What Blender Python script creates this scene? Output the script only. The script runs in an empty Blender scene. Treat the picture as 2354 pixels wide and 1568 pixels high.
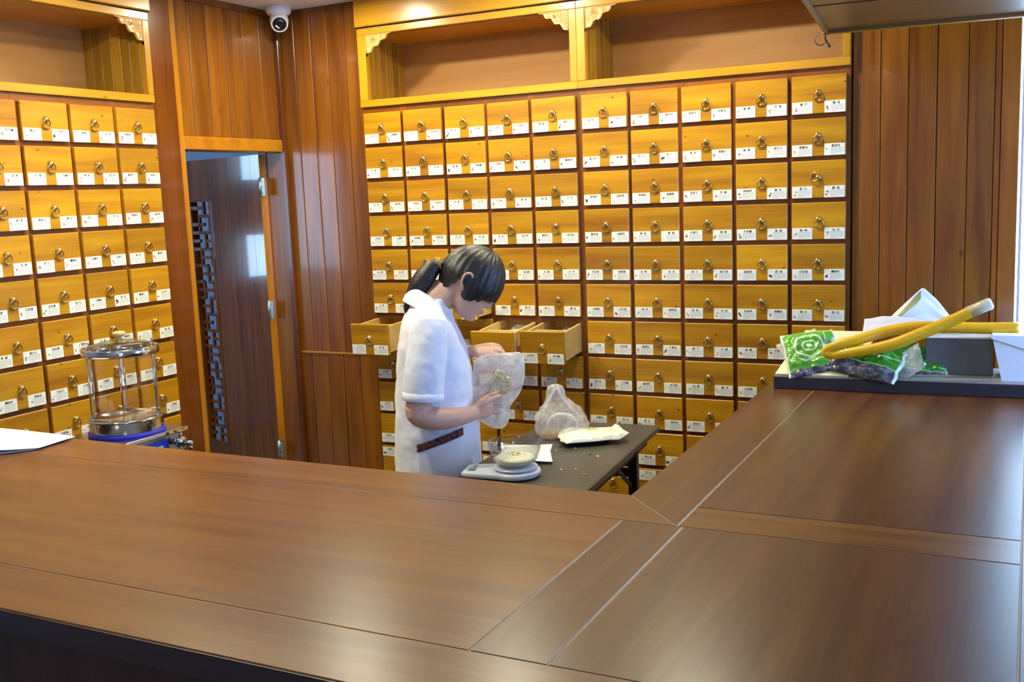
import bpy, bmesh, math, random
from mathutils import Vector, Matrix, noise
R = random.Random(7)
S = bpy.context.scene
COL = S.collection
pi, sin, cos = math.pi, math.sin, math.cos

# ------------------------------------------------------------------ camera
cd = bpy.data.cameras.new('camera'); cam = bpy.data.objects.new('camera', cd); COL.objects.link(cam)
yaw, pitch, roll = -0.4687, -0.1420, -0.0397
fw = Vector((sin(yaw)*cos(pitch), cos(yaw)*cos(pitch), sin(pitch)))
rt0 = Vector((cos(yaw), -sin(yaw), 0)); up0 = rt0.cross(fw)
rt = rt0*cos(roll)+up0*sin(roll); up = up0*cos(roll)-rt0*sin(roll)
m = Matrix((rt, up, -fw)).transposed().to_4x4(); m.translation = (3.1125, -4.2399, 1.7235)
cam.matrix_world = m
cd.sensor_fit = 'HORIZONTAL'; cd.sensor_width = 36; cd.lens = 2362.8/2354*36; cd.clip_start = .02
S.camera = cam

# ------------------------------------------------------------------ world, daylight, lamps, exposure
W = bpy.data.worlds.new('world'); S.world = W; W.use_nodes = True
W.node_tree.nodes['Background'].inputs[0].default_value = (.42, .68, 1.0, 1)
W.node_tree.nodes['Background'].inputs[1].default_value = 9.0
S.view_settings.view_transform = 'Standard'; S.view_settings.look = 'None'
S.view_settings.gamma = 1; S.view_settings.use_curve_mapping = False
S.view_settings.exposure = 0.25

def area(name, loc, rot, sx, sy, power, color, disk=False, spread=None, portal=False):
    l = bpy.data.lights.new(name, 'AREA'); l.energy = power; l.color = color
    l.shape = 'DISK' if disk else 'RECTANGLE'; l.size = sx
    if not disk: l.size_y = sy
    if spread: l.spread = spread
    o = bpy.data.objects.new(name, l); COL.objects.link(o); o.location = loc; o.rotation_euler = rot
    if portal: l.cycles.is_portal = True
    return o
WARM = (1.0, .955, .70)
DAY = (.20, .36, 1.0)
for i, (x, y, pw) in enumerate([(.30, -.44, 13), (1.12, -.44, 14), (1.92, -.44, 15), (.30, -1.5, 13), (.75, -1.75, 16),
                                (.4, -2.9, 5), (1.7, -3.4, 2), (2.0, -5.0, 2)]):
    area('downlight', (x, y, 2.655), (0, 0, 0), .08, .08, pw, WARM, True)
area('added_rear_fill', (4.37, -5.3, 1.6), (0, math.radians(90), 0), 1.0, .9, 25, DAY)  # added blue lamp, out of view, for a bluish sheen on the right boards
area('added_side_fill', (4.37, -1.05, 1.5), (0, math.radians(90), 0), .9, .65, 26, DAY)  # added blue lamp, out of view, boosting the daylight from the right
for nm, lc, rt_, sx, sy in (('back_window_portal', (3.7, .44, 1.55), (-pi/2, 0, 0), 1.2, 2.1), ('side_window_portal', (-3.01, -1.38, 1.33), (0, -pi/2, 0), .38, 1.43),
                            ('side_window_portal', (-3.01, -1.38, 2.11), (0, -pi/2, 0), .47, 1.43), ('side_window_portal', (-2.2, -3.11, 1.7), (pi/2, 0, 0), 1.4, 1.2)):
    area(nm, lc, rt_, sx, sy, 1, DAY, portal=True)

# ------------------------------------------------------------------ helpers
class MB:
    def __init__(s): s.v = []; s.f = []; s.m = []; s.t = []; s.sm = []
    def add(s, vs, fs, m=0, tint=0., smooth=False):
        b = len(s.v); s.v += [tuple(v) for v in vs]
        for f in fs: s.f.append(tuple(b+i for i in f)); s.m.append(m); s.t.append(tint); s.sm.append(smooth)
    def box(s, x0, y0, z0, x1, y1, z1, m=0, tint=0., ch=0.):
        if x0 > x1: x0, x1 = x1, x0
        if y0 > y1: y0, y1 = y1, y0
        if z0 > z1: z0, z1 = z1, z0
        if ch <= 0:
            vs = [(x, y, z) for z in (z0, z1) for y in (y0, y1) for x in (x0, x1)]
            s.add(vs, [(0,2,3,1),(4,5,7,6),(0,1,5,4),(2,6,7,3),(0,4,6,2),(1,3,7,5)], m, tint); return
        c = ch; vs = []; idx = {}
        for i, x in enumerate((x0, x1)):
            for j, y in enumerate((y0, y1)):
                for k, z in enumerate((z0, z1)):
                    sx, sy, sz = (1, -1)[i], (1, -1)[j], (1, -1)[k]
                    idx[i,j,k,0] = len(vs); vs.append((x, y+sy*c, z+sz*c))
                    idx[i,j,k,1] = len(vs); vs.append((x+sx*c, y, z+sz*c))
                    idx[i,j,k,2] = len(vs); vs.append((x+sx*c, y+sy*c, z))
        fs = []
        for i in (0, 1): fs.append([idx[i,0,0,0], idx[i,1,0,0], idx[i,1,1,0], idx[i,0,1,0]])
        for j in (0, 1): fs.append([idx[0,j,0,1], idx[1,j,0,1], idx[1,j,1,1], idx[0,j,1,1]])
        for k in (0, 1): fs.append([idx[0,0,k,2], idx[1,0,k,2], idx[1,1,k,2], idx[0,1,k,2]])
        for j in (0, 1):
            for k in (0, 1): fs.append([idx[0,j,k,1], idx[1,j,k,1], idx[1,j,k,2], idx[0,j,k,2]])
        for i in (0, 1):
            for k in (0, 1): fs.append([idx[i,0,k,0], idx[i,1,k,0], idx[i,1,k,2], idx[i,0,k,2]])
        for i in (0, 1):
            for j in (0, 1): fs.append([idx[i,j,0,0], idx[i,j,1,0], idx[i,j,1,1], idx[i,j,0,1]])
        for i in (0, 1):
            for j in (0, 1):
                for k in (0, 1): fs.append([idx[i,j,k,0], idx[i,j,k,1], idx[i,j,k,2]])
        ctr = Vector(((x0+x1)/2, (y0+y1)/2, (z0+z1)/2))
        for f in fs:
            a, b_, d = (Vector(vs[q]) for q in f[:3])
            if (b_-a).cross(d-a).dot(a-ctr) < 0: f.reverse()
        s.add(vs, fs, m, tint)
    def prism(s, pts, vec, m=0, tint=0., smooth=False):
        n = len(pts); p = [Vector(q) for q in pts]; q = [a+Vector(vec) for a in p]
        s.add(p+q, [tuple(range(n))[::-1], tuple(range(n, 2*n))], m, tint)
        s.add(p+q, [(i, (i+1) % n, n+(i+1) % n, n+i) for i in range(n)], m, tint, smooth)
    def lathe(s, prof, c=(0, 0, 0), n=32, m=0, M=None, cap=True, smooth=True):
        vs = []; fs = []
        for r, z in prof:
            for i in range(n):
                a = 2*pi*i/n; v = Vector((r*cos(a), r*sin(a), z))
                if M: v = M @ v
                vs.append(v+Vector(c))
        k = len(prof)
        for j in range(k-1):
            for i in range(n): fs.append((j*n+i, j*n+(i+1) % n, (j+1)*n+(i+1) % n, (j+1)*n+i))
        if cap:
            if prof[0][0] > 1e-6: fs.append(tuple(range(n))[::-1])
            if prof[-1][0] > 1e-6: fs.append(tuple((k-1)*n+i for i in range(n)))
        s.add(vs, fs, m, 0., smooth)
    def loft(s, rings, m=0, cap=True, closed=True, smooth=True):
        n = len(rings[0]); vs = [v for r in rings for v in r]; fs = []
        for j in range(len(rings)-1):
            for i in range(n if closed else n-1):
                fs.append((j*n+i, j*n+(i+1) % n, (j+1)*n+(i+1) % n, (j+1)*n+i))
        if cap: fs += [tuple(range(n))[::-1], tuple((len(rings)-1)*n+i for i in range(n))]
        s.add(vs, fs, m, 0., smooth)
    def tube(s, path, rad, n=10, m=0, cap=True, sub=1, round_cap=False, flat=None):
        P = [Vector(p) for p in path]
        rr = list(rad) if hasattr(rad, '__len__') else [rad]*len(P)
        if sub > 1:
            Q = []; q = []
            for i in range(len(P)-1):
                p0, p1, p2, p3 = P[max(i-1, 0)], P[i], P[i+1], P[min(i+2, len(P)-1)]
                for k in range(sub):
                    t = k/sub
                    Q.append(.5*((2*p1)+(p2-p0)*t+(2*p0-5*p1+4*p2-p3)*t*t+(3*p1-p0-3*p2+p3)*t**3)); q.append(rr[i]*(1-t)+rr[i+1]*t)
            Q.append(P[-1]); q.append(rr[-1]); P, rr = Q, q
        if round_cap:
            d0 = (P[0]-P[1]).normalized(); d1 = (P[-1]-P[-2]).normalized(); r0, r1 = rr[0], rr[-1]
            P = [P[0]+d0*r0*.95, P[0]+d0*r0*.7]+P+[P[-1]+d1*r1*.7, P[-1]+d1*r1*.95]; rr = [r0*.3, r0*.72]+rr+[r1*.72, r1*.3]
        rings = []; N = None
        for i, p in enumerate(P):
            t = (P[min(i+1, len(P)-1)]-P[max(i-1, 0)]).normalized()
            if N is None:
                N = Vector((0, 0, 1)) if abs(t.z) < .9 else Vector((1, 0, 0))
            N = (N-t*N.dot(t)).normalized(); B = t.cross(N)
            fa, fb = flat if flat else (1, 1)
            rings.append([p+N*(rr[i]*fa*cos(2*pi*k/n))+B*(rr[i]*fb*sin(2*pi*k/n)) for k in range(n)])
        s.loft(rings, m, cap)
    def ell(s, c, r, m=0, M=None, nu=20, nv=12, fn=None):
        vs = []; fs = []
        for j in range(nv+1):
            th = pi*j/nv
            for i in range(nu):
                ph = 2*pi*i/nu; d = Vector((sin(th)*cos(ph), sin(th)*sin(ph), cos(th)))
                v = Vector((d.x*r[0], d.y*r[1], d.z*r[2]))
                if fn: v = fn(d, v)
                if M: v = M @ v
                vs.append(v+Vector(c))
        for j in range(nv):
            for i in range(nu): fs.append((j*nu+i, (j+1)*nu+i, (j+1)*nu+(i+1) % nu, j*nu+(i+1) % nu))
        s.add(vs, fs, m, 0., True)
    def grid(s, fn, nu, nv, m=0, smooth=True):
        vs = [fn(i/nu, j/nv) for j in range(nv+1) for i in range(nu+1)]
        s.add(vs, [(j*(nu+1)+i, j*(nu+1)+i+1, (j+1)*(nu+1)+i+1, (j+1)*(nu+1)+i) for j in range(nv) for i in range(nu)], m, 0., smooth)
    def mesh(s, name, mats):
        me = bpy.data.meshes.new(name); me.from_pydata(s.v, [], s.f)
        for mt in (mats if isinstance(mats, (list, tuple)) else [mats]): me.materials.append(mt)
        me.polygons.foreach_set('material_index', s.m); me.polygons.foreach_set('use_smooth', s.sm)
        if any(s.t):
            a = me.attributes.new('tint', 'FLOAT', 'FACE'); a.data.foreach_set('value', s.t)
        me.update(); return me
    def build(s, name, mats, parent=None, loc=None, rot=None):
        return link(name, s.mesh(name, mats), parent, loc, rot)
def link(name, me, parent=None, loc=None, rot=None):
    o = bpy.data.objects.new(name, me); COL.objects.link(o)
    if parent: o.parent = parent
    if loc is not None: o.location = loc
    if rot is not None: o.rotation_euler = rot
    return o
def fixn(o):
    bm = bmesh.new(); bm.from_mesh(o.data); bmesh.ops.recalc_face_normals(bm, faces=bm.faces); bm.to_mesh(o.data); bm.free(); return o
def tag(o, label, cat, group=None, kind=None):
    o['label'] = label; o['category'] = cat
    if group: o['group'] = group
    if kind: o['kind'] = kind
    return o
def struct(o, label=None):
    o['kind'] = 'structure'
    if label: o['label'] = label
    return o
def empty(name, loc, rz=0):
    o = bpy.data.objects.new(name, None); COL.objects.link(o); o.location = loc; o.rotation_euler = (0, 0, rz); return o
def mod_solid(o, t, off=0):
    q = o.modifiers.new('solid', 'SOLIDIFY'); q.thickness = t; q.offset = off; return o
def mod_sub(o, n=1):
    q = o.modifiers.new('sub', 'SUBSURF'); q.levels = n; q.render_levels = n; return o
def mod_remesh(o, vox, it=4, fac=.5):
    q = o.modifiers.new('remesh', 'REMESH'); q.mode = 'VOXEL'; q.voxel_size = vox; q.use_smooth_shade = True
    q = o.modifiers.new('smooth', 'SMOOTH'); q.iterations = it; q.factor = fac; return o
def nz(p, sc=1., seed=0.): return noise.noise(Vector(p)*sc+Vector((seed, seed*1.7, seed*.3)))

# ------------------------------------------------------------------ materials
def srgb(r, g, b):
    f = lambda c: (c/12.92 if c <= .04045 else ((c+.055)/1.055)**2.4)
    return (f(r/255), f(g/255), f(b/255), 1)
def base_mat(name):
    mt = bpy.data.materials.new(name); mt.use_nodes = True
    return mt, mt.node_tree.nodes, mt.node_tree.links, mt.node_tree.nodes['Principled BSDF']
def plain(name, col, rough=.5, metal=0., coat=0., var=.06, scale=12., bump=0., bscale=40., trans=0., spec=.5, sheen=0.):
    mt, N, L, P = base_mat(name)
    P.inputs['Roughness'].default_value = rough; P.inputs['Metallic'].default_value = metal
    P.inputs['Coat Weight'].default_value = coat; P.inputs['Coat Roughness'].default_value = .1
    P.inputs['Specular IOR Level'].default_value = spec
    P.inputs['Transmission Weight'].default_value = trans
    P.inputs['Sheen Weight'].default_value = sheen
    tc = N.new('ShaderNodeTexCoord'); nt = N.new('ShaderNodeTexNoise'); nt.inputs['Scale'].default_value = scale; nt.inputs['Detail'].default_value = 4
    L.new(tc.outputs['Object'], nt.inputs['Vector'])
    mx = N.new('ShaderNodeMix'); mx.data_type = 'RGBA'
    mx.inputs[6].default_value = tuple(c*(1-var) for c in col[:3])+(1,); mx.inputs[7].default_value = tuple(min(1, c*(1+var)) for c in col[:3])+(1,)
    L.new(nt.outputs['Fac'], mx.inputs[0]); L.new(mx.outputs[2], P.inputs['Base Color'])
    if bump:
        n2 = N.new('ShaderNodeTexNoise'); n2.inputs['Scale'].default_value = bscale; n2.inputs['Detail'].default_value = 3
        L.new(tc.outputs['Object'], n2.inputs['Vector']); b = N.new('ShaderNodeBump'); b.inputs['Strength'].default_value = bump; b.inputs['Distance'].default_value = .01
        L.new(n2.outputs['Fac'], b.inputs['Height']); L.new(b.outputs['Normal'], P.inputs['Normal'])
    return mt
def wood(name, dark, light, axis='X', rough=.32, coat=.25, knots=.5, kscale=3.2, tvar=.3, ovar=.16, coatr=.12, contrast=1., bump=.06, flat='Y'):
    mt, N, L, P = base_mat(name)
    tc = N.new('ShaderNodeTexCoord'); oi = N.new('ShaderNodeObjectInfo'); at = N.new('ShaderNodeAttribute'); at.attribute_name = 'tint'
    def math_(op, a, b):
        q = N.new('ShaderNodeMath'); q.operation = op
        for i, x in enumerate((a, b)):
            if isinstance(x, (int, float)): q.inputs[i].default_value = x
            else: L.new(x, q.inputs[i])
        return q.outputs[0]
    off = math_('ADD', math_('MULTIPLY', oi.outputs['Random'], 37.), math_('MULTIPLY', at.outputs['Fac'], 23.))
    cmb = N.new('ShaderNodeCombineXYZ')
    for i in range(3): L.new(off, cmb.inputs[i])
    ad = N.new('ShaderNodeVectorMath'); ad.operation = 'ADD'; L.new(tc.outputs['Object'], ad.inputs[0]); L.new(cmb.outputs[0], ad.inputs[1])
    def mapped(along, across, src=None):
        mp = N.new('ShaderNodeMapping'); mp.inputs['Scale'].default_value = tuple(along if a == axis else across for a in 'XYZ')
        L.new(src or ad.outputs[0], mp.inputs['Vector']); return mp.outputs[0]
    n1 = N.new('ShaderNodeTexNoise'); n1.inputs['Scale'].default_value = 1.; n1.inputs['Detail'].default_value = 5; n1.inputs['Distortion'].default_value = .5
    L.new(mapped(1.3, 16), n1.inputs['Vector'])
    n2 = N.new('ShaderNodeTexNoise'); n2.inputs['Scale'].default_value = 1.; n2.inputs['Detail'].default_value = 3
    L.new(mapped(5, 140), n2.inputs['Vector'])
    f = math_('ADD', math_('MULTIPLY', n1.outputs['Fac'], .75), math_('MULTIPLY', n2.outputs['Fac'], .25))
    mr = N.new('ShaderNodeMapRange'); mr.inputs['From Min'].default_value = .5-.17/contrast; mr.inputs['From Max'].default_value = .5+.17/contrast
    L.new(f, mr.inputs['Value'])
    mx = N.new('ShaderNodeMix'); mx.data_type = 'RGBA'; mx.inputs[6].default_value = dark; mx.inputs[7].default_value = light
    L.new(mr.outputs['Result'], mx.inputs[0]); col = mx.outputs[2]
    if knots:
        vo = N.new('ShaderNodeTexVoronoi'); vo.voronoi_dimensions = '2D'; vo.inputs['Scale'].default_value = kscale
        sv = N.new('ShaderNodeSeparateXYZ'); L.new(mapped(1., 1.7), sv.inputs[0]); cv = N.new('ShaderNodeCombineXYZ')
        for q_, a in enumerate([a for a in 'XYZ' if a != flat]): L.new(sv.outputs[a], cv.inputs[q_])
        L.new(cv.outputs[0], vo.inputs['Vector'])
        kr = N.new('ShaderNodeMapRange'); kr.inputs['From Min'].default_value = .012; kr.inputs['From Max'].default_value = .05; kr.inputs['To Min'].default_value = knots; kr.inputs['To Max'].default_value = 0
        L.new(vo.outputs['Distance'], kr.inputs['Value'])
        sp = N.new('ShaderNodeSeparateColor'); L.new(vo.outputs['Color'], sp.inputs[0])
        gate = math_('MULTIPLY', math_('GREATER_THAN', sp.outputs[0], .5), math_('MINIMUM', math_('ADD', sp.outputs[1], .25), 1.))
        kx = N.new('ShaderNodeMix'); kx.data_type = 'RGBA'; kx.inputs[7].default_value = tuple(c*.3 for c in dark[:3])+(1,)
        L.new(math_('MULTIPLY', kr.outputs['Result'], gate), kx.inputs[0]); L.new(col, kx.inputs[6]); col = kx.outputs[2]
    hs = N.new('ShaderNodeHueSaturation')
    v1 = math_('MULTIPLY', math_('SUBTRACT', oi.outputs['Random'], .5), ovar*2)
    v2 = math_('MULTIPLY', at.outputs['Fac'], tvar)
    L.new(math_('ADD', math_('ADD', v1, v2), 1.), hs.inputs['Value']); L.new(col, hs.inputs['Color'])
    L.new(hs.outputs['Color'], P.inputs['Base Color'])
    P.inputs['Roughness'].default_value = rough; P.inputs['Coat Weight'].default_value = coat; P.inputs['Coat Roughness'].default_value = coatr
    bp = N.new('ShaderNodeBump'); bp.inputs['Strength'].default_value = bump; bp.inputs['Distance'].default_value = .004
    L.new(f, bp.inputs['Height'])
    if bump > .02: L.new(bp.outputs['Normal'], P.inputs['Normal'])
    return mt
def film(name, col, opac, rough=.18, nscale=9., lo=.3, hi=.75, bump=.6):
    mt, N, L, P = base_mat(name)
    out = N['Material Output']
    P.inputs['Base Color'].default_value = col; P.inputs['Roughness'].default_value = rough; P.inputs['Specular IOR Level'].default_value = .7
    tr = N.new('ShaderNodeBsdfTransparent'); tl = N.new('ShaderNodeBsdfTranslucent'); tl.inputs[0].default_value = col
    m1 = N.new('ShaderNodeMixShader'); m1.inputs[0].default_value = .3; L.new(P.outputs[0], m1.inputs[1]); L.new(tl.outputs[0], m1.inputs[2])
    tc = N.new('ShaderNodeTexCoord'); nt = N.new('ShaderNodeTexNoise'); nt.inputs['Scale'].default_value = nscale; nt.inputs['Detail'].default_value = 5; nt.inputs['Distortion'].default_value = 1.5
    L.new(tc.outputs['Object'], nt.inputs['Vector'])
    mr = N.new('ShaderNodeMapRange'); mr.inputs['From Min'].default_value = lo; mr.inputs['From Max'].default_value = hi; mr.inputs['To Min'].default_value = opac*.45; mr.inputs['To Max'].default_value = min(1, opac*1.6)
    L.new(nt.outputs['Fac'], mr.inputs['Value'])
    m2 = N.new('ShaderNodeMixShader'); L.new(mr.outputs[0], m2.inputs[0]); L.new(tr.outputs[0], m2.inputs[1]); L.new(m1.outputs[0], m2.inputs[2])
    L.new(m2.outputs[0], out.inputs['Surface'])
    b = N.new('ShaderNodeBump'); b.inputs['Strength'].default_value = bump; b.inputs['Distance'].default_value = .01
    n2 = N.new('ShaderNodeTexNoise'); n2.inputs['Scale'].default_value = 28; n2.inputs['Detail'].default_value = 3; n2.inputs['Distortion'].default_value = 1.; L.new(tc.outputs['Object'], n2.inputs['Vector'])
    L.new(n2.outputs['Fac'], b.inputs['Height']); L.new(b.outputs['Normal'], P.inputs['Normal'])
    return mt
def thin_glass(name, tint=(1, 1, 1, 1), refl=.5):
    mt, N, L, P = base_mat(name); out = N['Material Output']
    gl = N.new('ShaderNodeBsdfGlossy'); gl.inputs['Roughness'].default_value = .03
    tr = N.new('ShaderNodeBsdfTransparent'); tr.inputs[0].default_value = tint
    fr = N.new('ShaderNodeLayerWeight'); fr.inputs[0].default_value = .5
    pw = N.new('ShaderNodeMath'); pw.operation = 'POWER'; pw.inputs[1].default_value = 3.; L.new(fr.outputs['Facing'], pw.inputs[0])
    mu = N.new('ShaderNodeMath'); mu.operation = 'MULTIPLY_ADD'; mu.inputs[1].default_value = .75*refl; mu.inputs[2].default_value = .08*refl; L.new(pw.outputs[0], mu.inputs[0])
    mx = N.new('ShaderNodeMixShader'); L.new(mu.outputs[0], mx.inputs[0]); L.new(tr.outputs[0], mx.inputs[1]); L.new(gl.outputs[0], mx.inputs[2])
    L.new(mx.outputs[0], out.inputs['Surface']); return mt

M_DRAW = wood('drawer_pine', srgb(152, 96, 4), srgb(196, 144, 14), 'X', .36, .06, 1., 5.5, ovar=.14)
M_DRAW_SIDE = wood('drawer_box_pine', srgb(206, 164, 84), srgb(226, 190, 112), 'X', .5, 0, .3)
M_FRAME = wood('cabinet_frame_wood_shaded', srgb(106, 54, 6), srgb(136, 76, 12), 'X', .35, .25, .5, 4.)  # darkened to carry the shadow under the drawer fronts
M_FRAMEV = wood('cabinet_stile_wood_shaded', srgb(106, 54, 6), srgb(136, 76, 12), 'Z', .35, .25, .5, 4.)  # stiles darkened the same way for that shadow
M_NICHE = wood('niche_frame_wood', srgb(172, 118, 12), srgb(200, 146, 28), 'X', .3, .3, .7, 4.)
M_NICHEV = wood('niche_stile_wood', srgb(172, 118, 12), srgb(200, 146, 28), 'Z', .3, .3, .5, 4.)
M_NBACK = wood('niche_plywood', srgb(156, 108, 50), srgb(172, 124, 62), 'X', .55, 0, 0)
M_NSIDE = wood('niche_side_boards', srgb(138, 98, 14), srgb(168, 124, 30), 'Z', .4, .1, .4, 4., tvar=.25)
M_CARVE = plain('carved_wood', srgb(216, 164, 96), .35, coat=.3, var=.15, scale=60)
M_PANEL = wood('wall_board_wood', srgb(110, 58, 8), srgb(146, 88, 15), 'Z', .29, .4, .8, 2.8, tvar=.15, coatr=.08, contrast=1.3)
M_PANELX = wood('left_wall_board_wood', srgb(110, 58, 8), srgb(146, 88, 15), 'Z', .29, .4, .8, 2.8, tvar=.15, coatr=.08, contrast=1.3, flat='X')
M_PANEL_DK = wood('pillar_board_wood', srgb(98, 46, 5), srgb(124, 64, 10), 'Z', .24, .4, .6, 2.2, coatr=.08)
M_TRIM = wood('door_trim_wood', srgb(148, 88, 6), srgb(174, 114, 16), 'Z', .26, .4, .5, 2.5)
M_TRIMH = wood('door_lintel_wood', srgb(148, 88, 6), srgb(174, 114, 16), 'X', .26, .4, .5, 2.5)
M_DOOR = wood('door_dark_wood', srgb(92, 44, 8), srgb(130, 70, 16), 'Z', .16, 1., .2, 2., tvar=.15, coatr=.04)
M_TOPX = wood('counter_wood_along', srgb(108, 62, 20), srgb(138, 86, 32), 'X', .29, .0, .5, 2.6, tvar=.1, coatr=.2, bump=.008, contrast=1.25, flat='Z')
M_TOPY = wood('counter_wood_across_shaded', srgb(82, 45, 20), srgb(112, 68, 30), 'Y', .29, .0, .5, 2.6, tvar=.1, coatr=.2, bump=.008, contrast=1.25, flat='Z')  # same wood, darkened for the weaker light on the right counter
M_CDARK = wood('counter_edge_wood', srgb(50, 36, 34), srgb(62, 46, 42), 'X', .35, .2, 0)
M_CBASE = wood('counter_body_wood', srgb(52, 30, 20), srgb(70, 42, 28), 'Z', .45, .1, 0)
M_CANOPY = wood('canopy_wood', srgb(92, 58, 16), srgb(112, 72, 22), 'X', .4, .1, .2, 3.)
M_GAP_SHADOW = plain('dark_gap_and_shadow', srgb(40, 20, 8), .9)  # for open joints, and a painted shadow line under the fascia
M_BRASS = plain('aged_brass', srgb(205, 180, 120), .24, metal=1.)
M_CHROME = plain('polished_steel', srgb(205, 203, 196), .12, metal=1.)
M_STEEL = plain('brushed_steel', srgb(170, 168, 160), .3, metal=1.)
M_HINGE = plain('steel_hinge', srgb(180, 178, 170), .35, metal=.9)
M_CARD = plain('label_card', srgb(236, 236, 226), .35, var=.01)
M_INK = plain('label_ink', srgb(34, 34, 30), .6)
M_INK2 = plain('label_small_print', srgb(170, 170, 164), .6)
M_PIC = [plain('herb_picture_'+n, c, .6, var=.35, scale=260) for n, c in (('brown', srgb(170, 120, 70)), ('green', srgb(138, 150, 110)), ('grey', srgb(150, 148, 138)), ('red', srgb(180, 104, 84)), ('cream', srgb(204, 184, 132)), ('dark', srgb(64, 60, 50)))]
M_CEIL = plain('white_ceiling_paint', srgb(244, 243, 236), .8, var=.01)
M_WALLW = plain('white_wall_paint', srgb(186, 184, 178), .8, var=.02)
M_BLUE = plain('blue_grey_wall_paint', srgb(150, 164, 186), .7, var=.03)
M_FLOOR = plain('beige_floor_tile', srgb(128, 112, 92), .3, var=.06, scale=4)
M_WINF = plain('window_frame_aluminium', srgb(220, 224, 226), .4)
M_GLASS = thin_glass('clear_glass', refl=.5)
M_WHITEPL = plain('white_plastic', srgb(232, 232, 228), .35, var=.01)
M_BLACKPL = plain('black_glossy_plastic', srgb(24, 26, 26), .15)

# ------------------------------------------------------------------ room
ZC = 2.675
m_ = MB(); m_.box(-3.1, -7.1, -.05, 4.6, 1.2, 0); struct(m_.build('floor', M_FLOOR), 'beige tiled floor')
m_ = MB(); m_.box(-3.1, -7.1, ZC, 4.6, 1.2, ZC+.08); struct(m_.build('ceiling', M_CEIL), 'plain white ceiling')

def boards(mb, axis, a0, a1, n, face, z0, z1, thick, widths=None, m=0, rnd=R, ch=.003, gap=.0012):
    """vertical boards between a0 and a1 along 'x' or 'y'; face = the visible plane, thick goes into the wall (signed)"""
    ed = [a0+(a1-a0)*i/n for i in range(n+1)] if widths is None else widths
    for i in range(len(ed)-1):
        t = rnd.uniform(-1, 1); d = rnd.uniform(-.0012, .0012)
        if axis == 'x': mb.box(ed[i]+gap, face+d, z0, ed[i+1]-gap, face+thick, z1, m, t, ch)
        else: mb.box(face+d, ed[i]+gap, z0, face+thick, ed[i+1]-gap, z1, m, t, ch)

# back wall: boards beside the cabinets, masonry behind, opening for the window on the right
YB = .04
mb = MB()
boards(mb, 'x', -.317, .188, 5, YB, .948, ZC, .03, [-.317, -.214, -.112, -.012, .092, .188])
boards(mb, 'x', -.317, .188, 5, YB-.004, 0, .944, .034, [-.317, -.232, -.13, -.03, .072, .188])
boards(mb, 'x', 2.478, 3.01, 6, YB, 0, ZC, .03, [2.478, 2.583, 2.684, 2.785, 2.894, 2.984, 3.008])
mb.box(-.43, YB+.031, 0, .186, .46, ZC, 1)
mb.box(2.478, YB+.031, 0, 3.062, .46, ZC, 1)
mb.box(.186, .42, 0, 2.478, .46, ZC, 2)
mb.box(3.062, .42, 0, 4.5, .46, .5, 2); mb.box(3.062, .42, 2.6, 4.5, .46, ZC, 2); mb.box(4.3, .42, .5, 4.5, .46, 2.6, 2)
struct(mb.build('wall_back', [M_PANEL, M_GAP_SHADOW, M_WALLW]), 'back wall clad in glossy reddish brown boards')
mb = MB(); mb.box(3.008, YB-.006, 0, 3.068, YB+.03, ZC, 0, .4, .003); mb.box(3.062, YB+.03, 0, 3.068, .42, ZC, 0, 0, .002)
struct(mb.build('trim_1', [M_PANEL]), 'end board of the panelling beside the window')
mb = MB(); mb.box(-.317, YB-.008, .94, .188, YB, .951, 0, .3, .002); struct(mb.build('trim_2', [M_TRIMH]), 'thin rail between upper and lower boards')

# left wall
XL = -.317
mb = MB()
boards(mb, 'y', -.676, YB, 6, XL, 2.042, ZC-.03, -.03, [-.676, -.585, -.47, -.345, -.225, -.105, YB])
mb.box(XL, -.676, ZC-.03, XL-.03, YB, ZC, 0, -.6)
mb.box(XL-.031, -.72, 2.0, -.43, YB, ZC, 1)
mb.box(-.70, -7.0, 0, -.66, -.925, ZC, 2); mb.box(-.66, -.925, 0, -.40, -.9095, ZC, 2)
mb.box(-.375, -.9085, 0, XL+.03, -.723, ZC, 3, 0, .003)
mb.box(-.43, YB-.024, 0, XL-.001, YB+.03, 1.98, 0, .2, .002)
struct(mb.build('wall_left', [M_PANELX, M_GAP_SHADOW, M_BLUE, M_PANEL_DK]), 'left wall with boards above an open doorway')
mb = MB()
mb.box(XL+.016, -.722, 0, -.375, -.679, ZC, 0, .5, .003)
struct(mb.build('trim_3', [M_TRIM]), 'upright door casing in light varnished wood')
mb = MB(); mb.box(XL+.014, -.678, 1.980, -.44, YB-.001, 2.042, 0, .2, .003); struct(mb.build('trim_4', [M_TRIMH]), 'wooden lintel over the doorway')
mb = MB(); mb.box(XL, .004, 0, XL+.028, YB-.009, ZC, 0, -.7, .003); struct(mb.build('trim_5', [M_PANEL_DK]), 'corner post beside the doorway')

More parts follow.
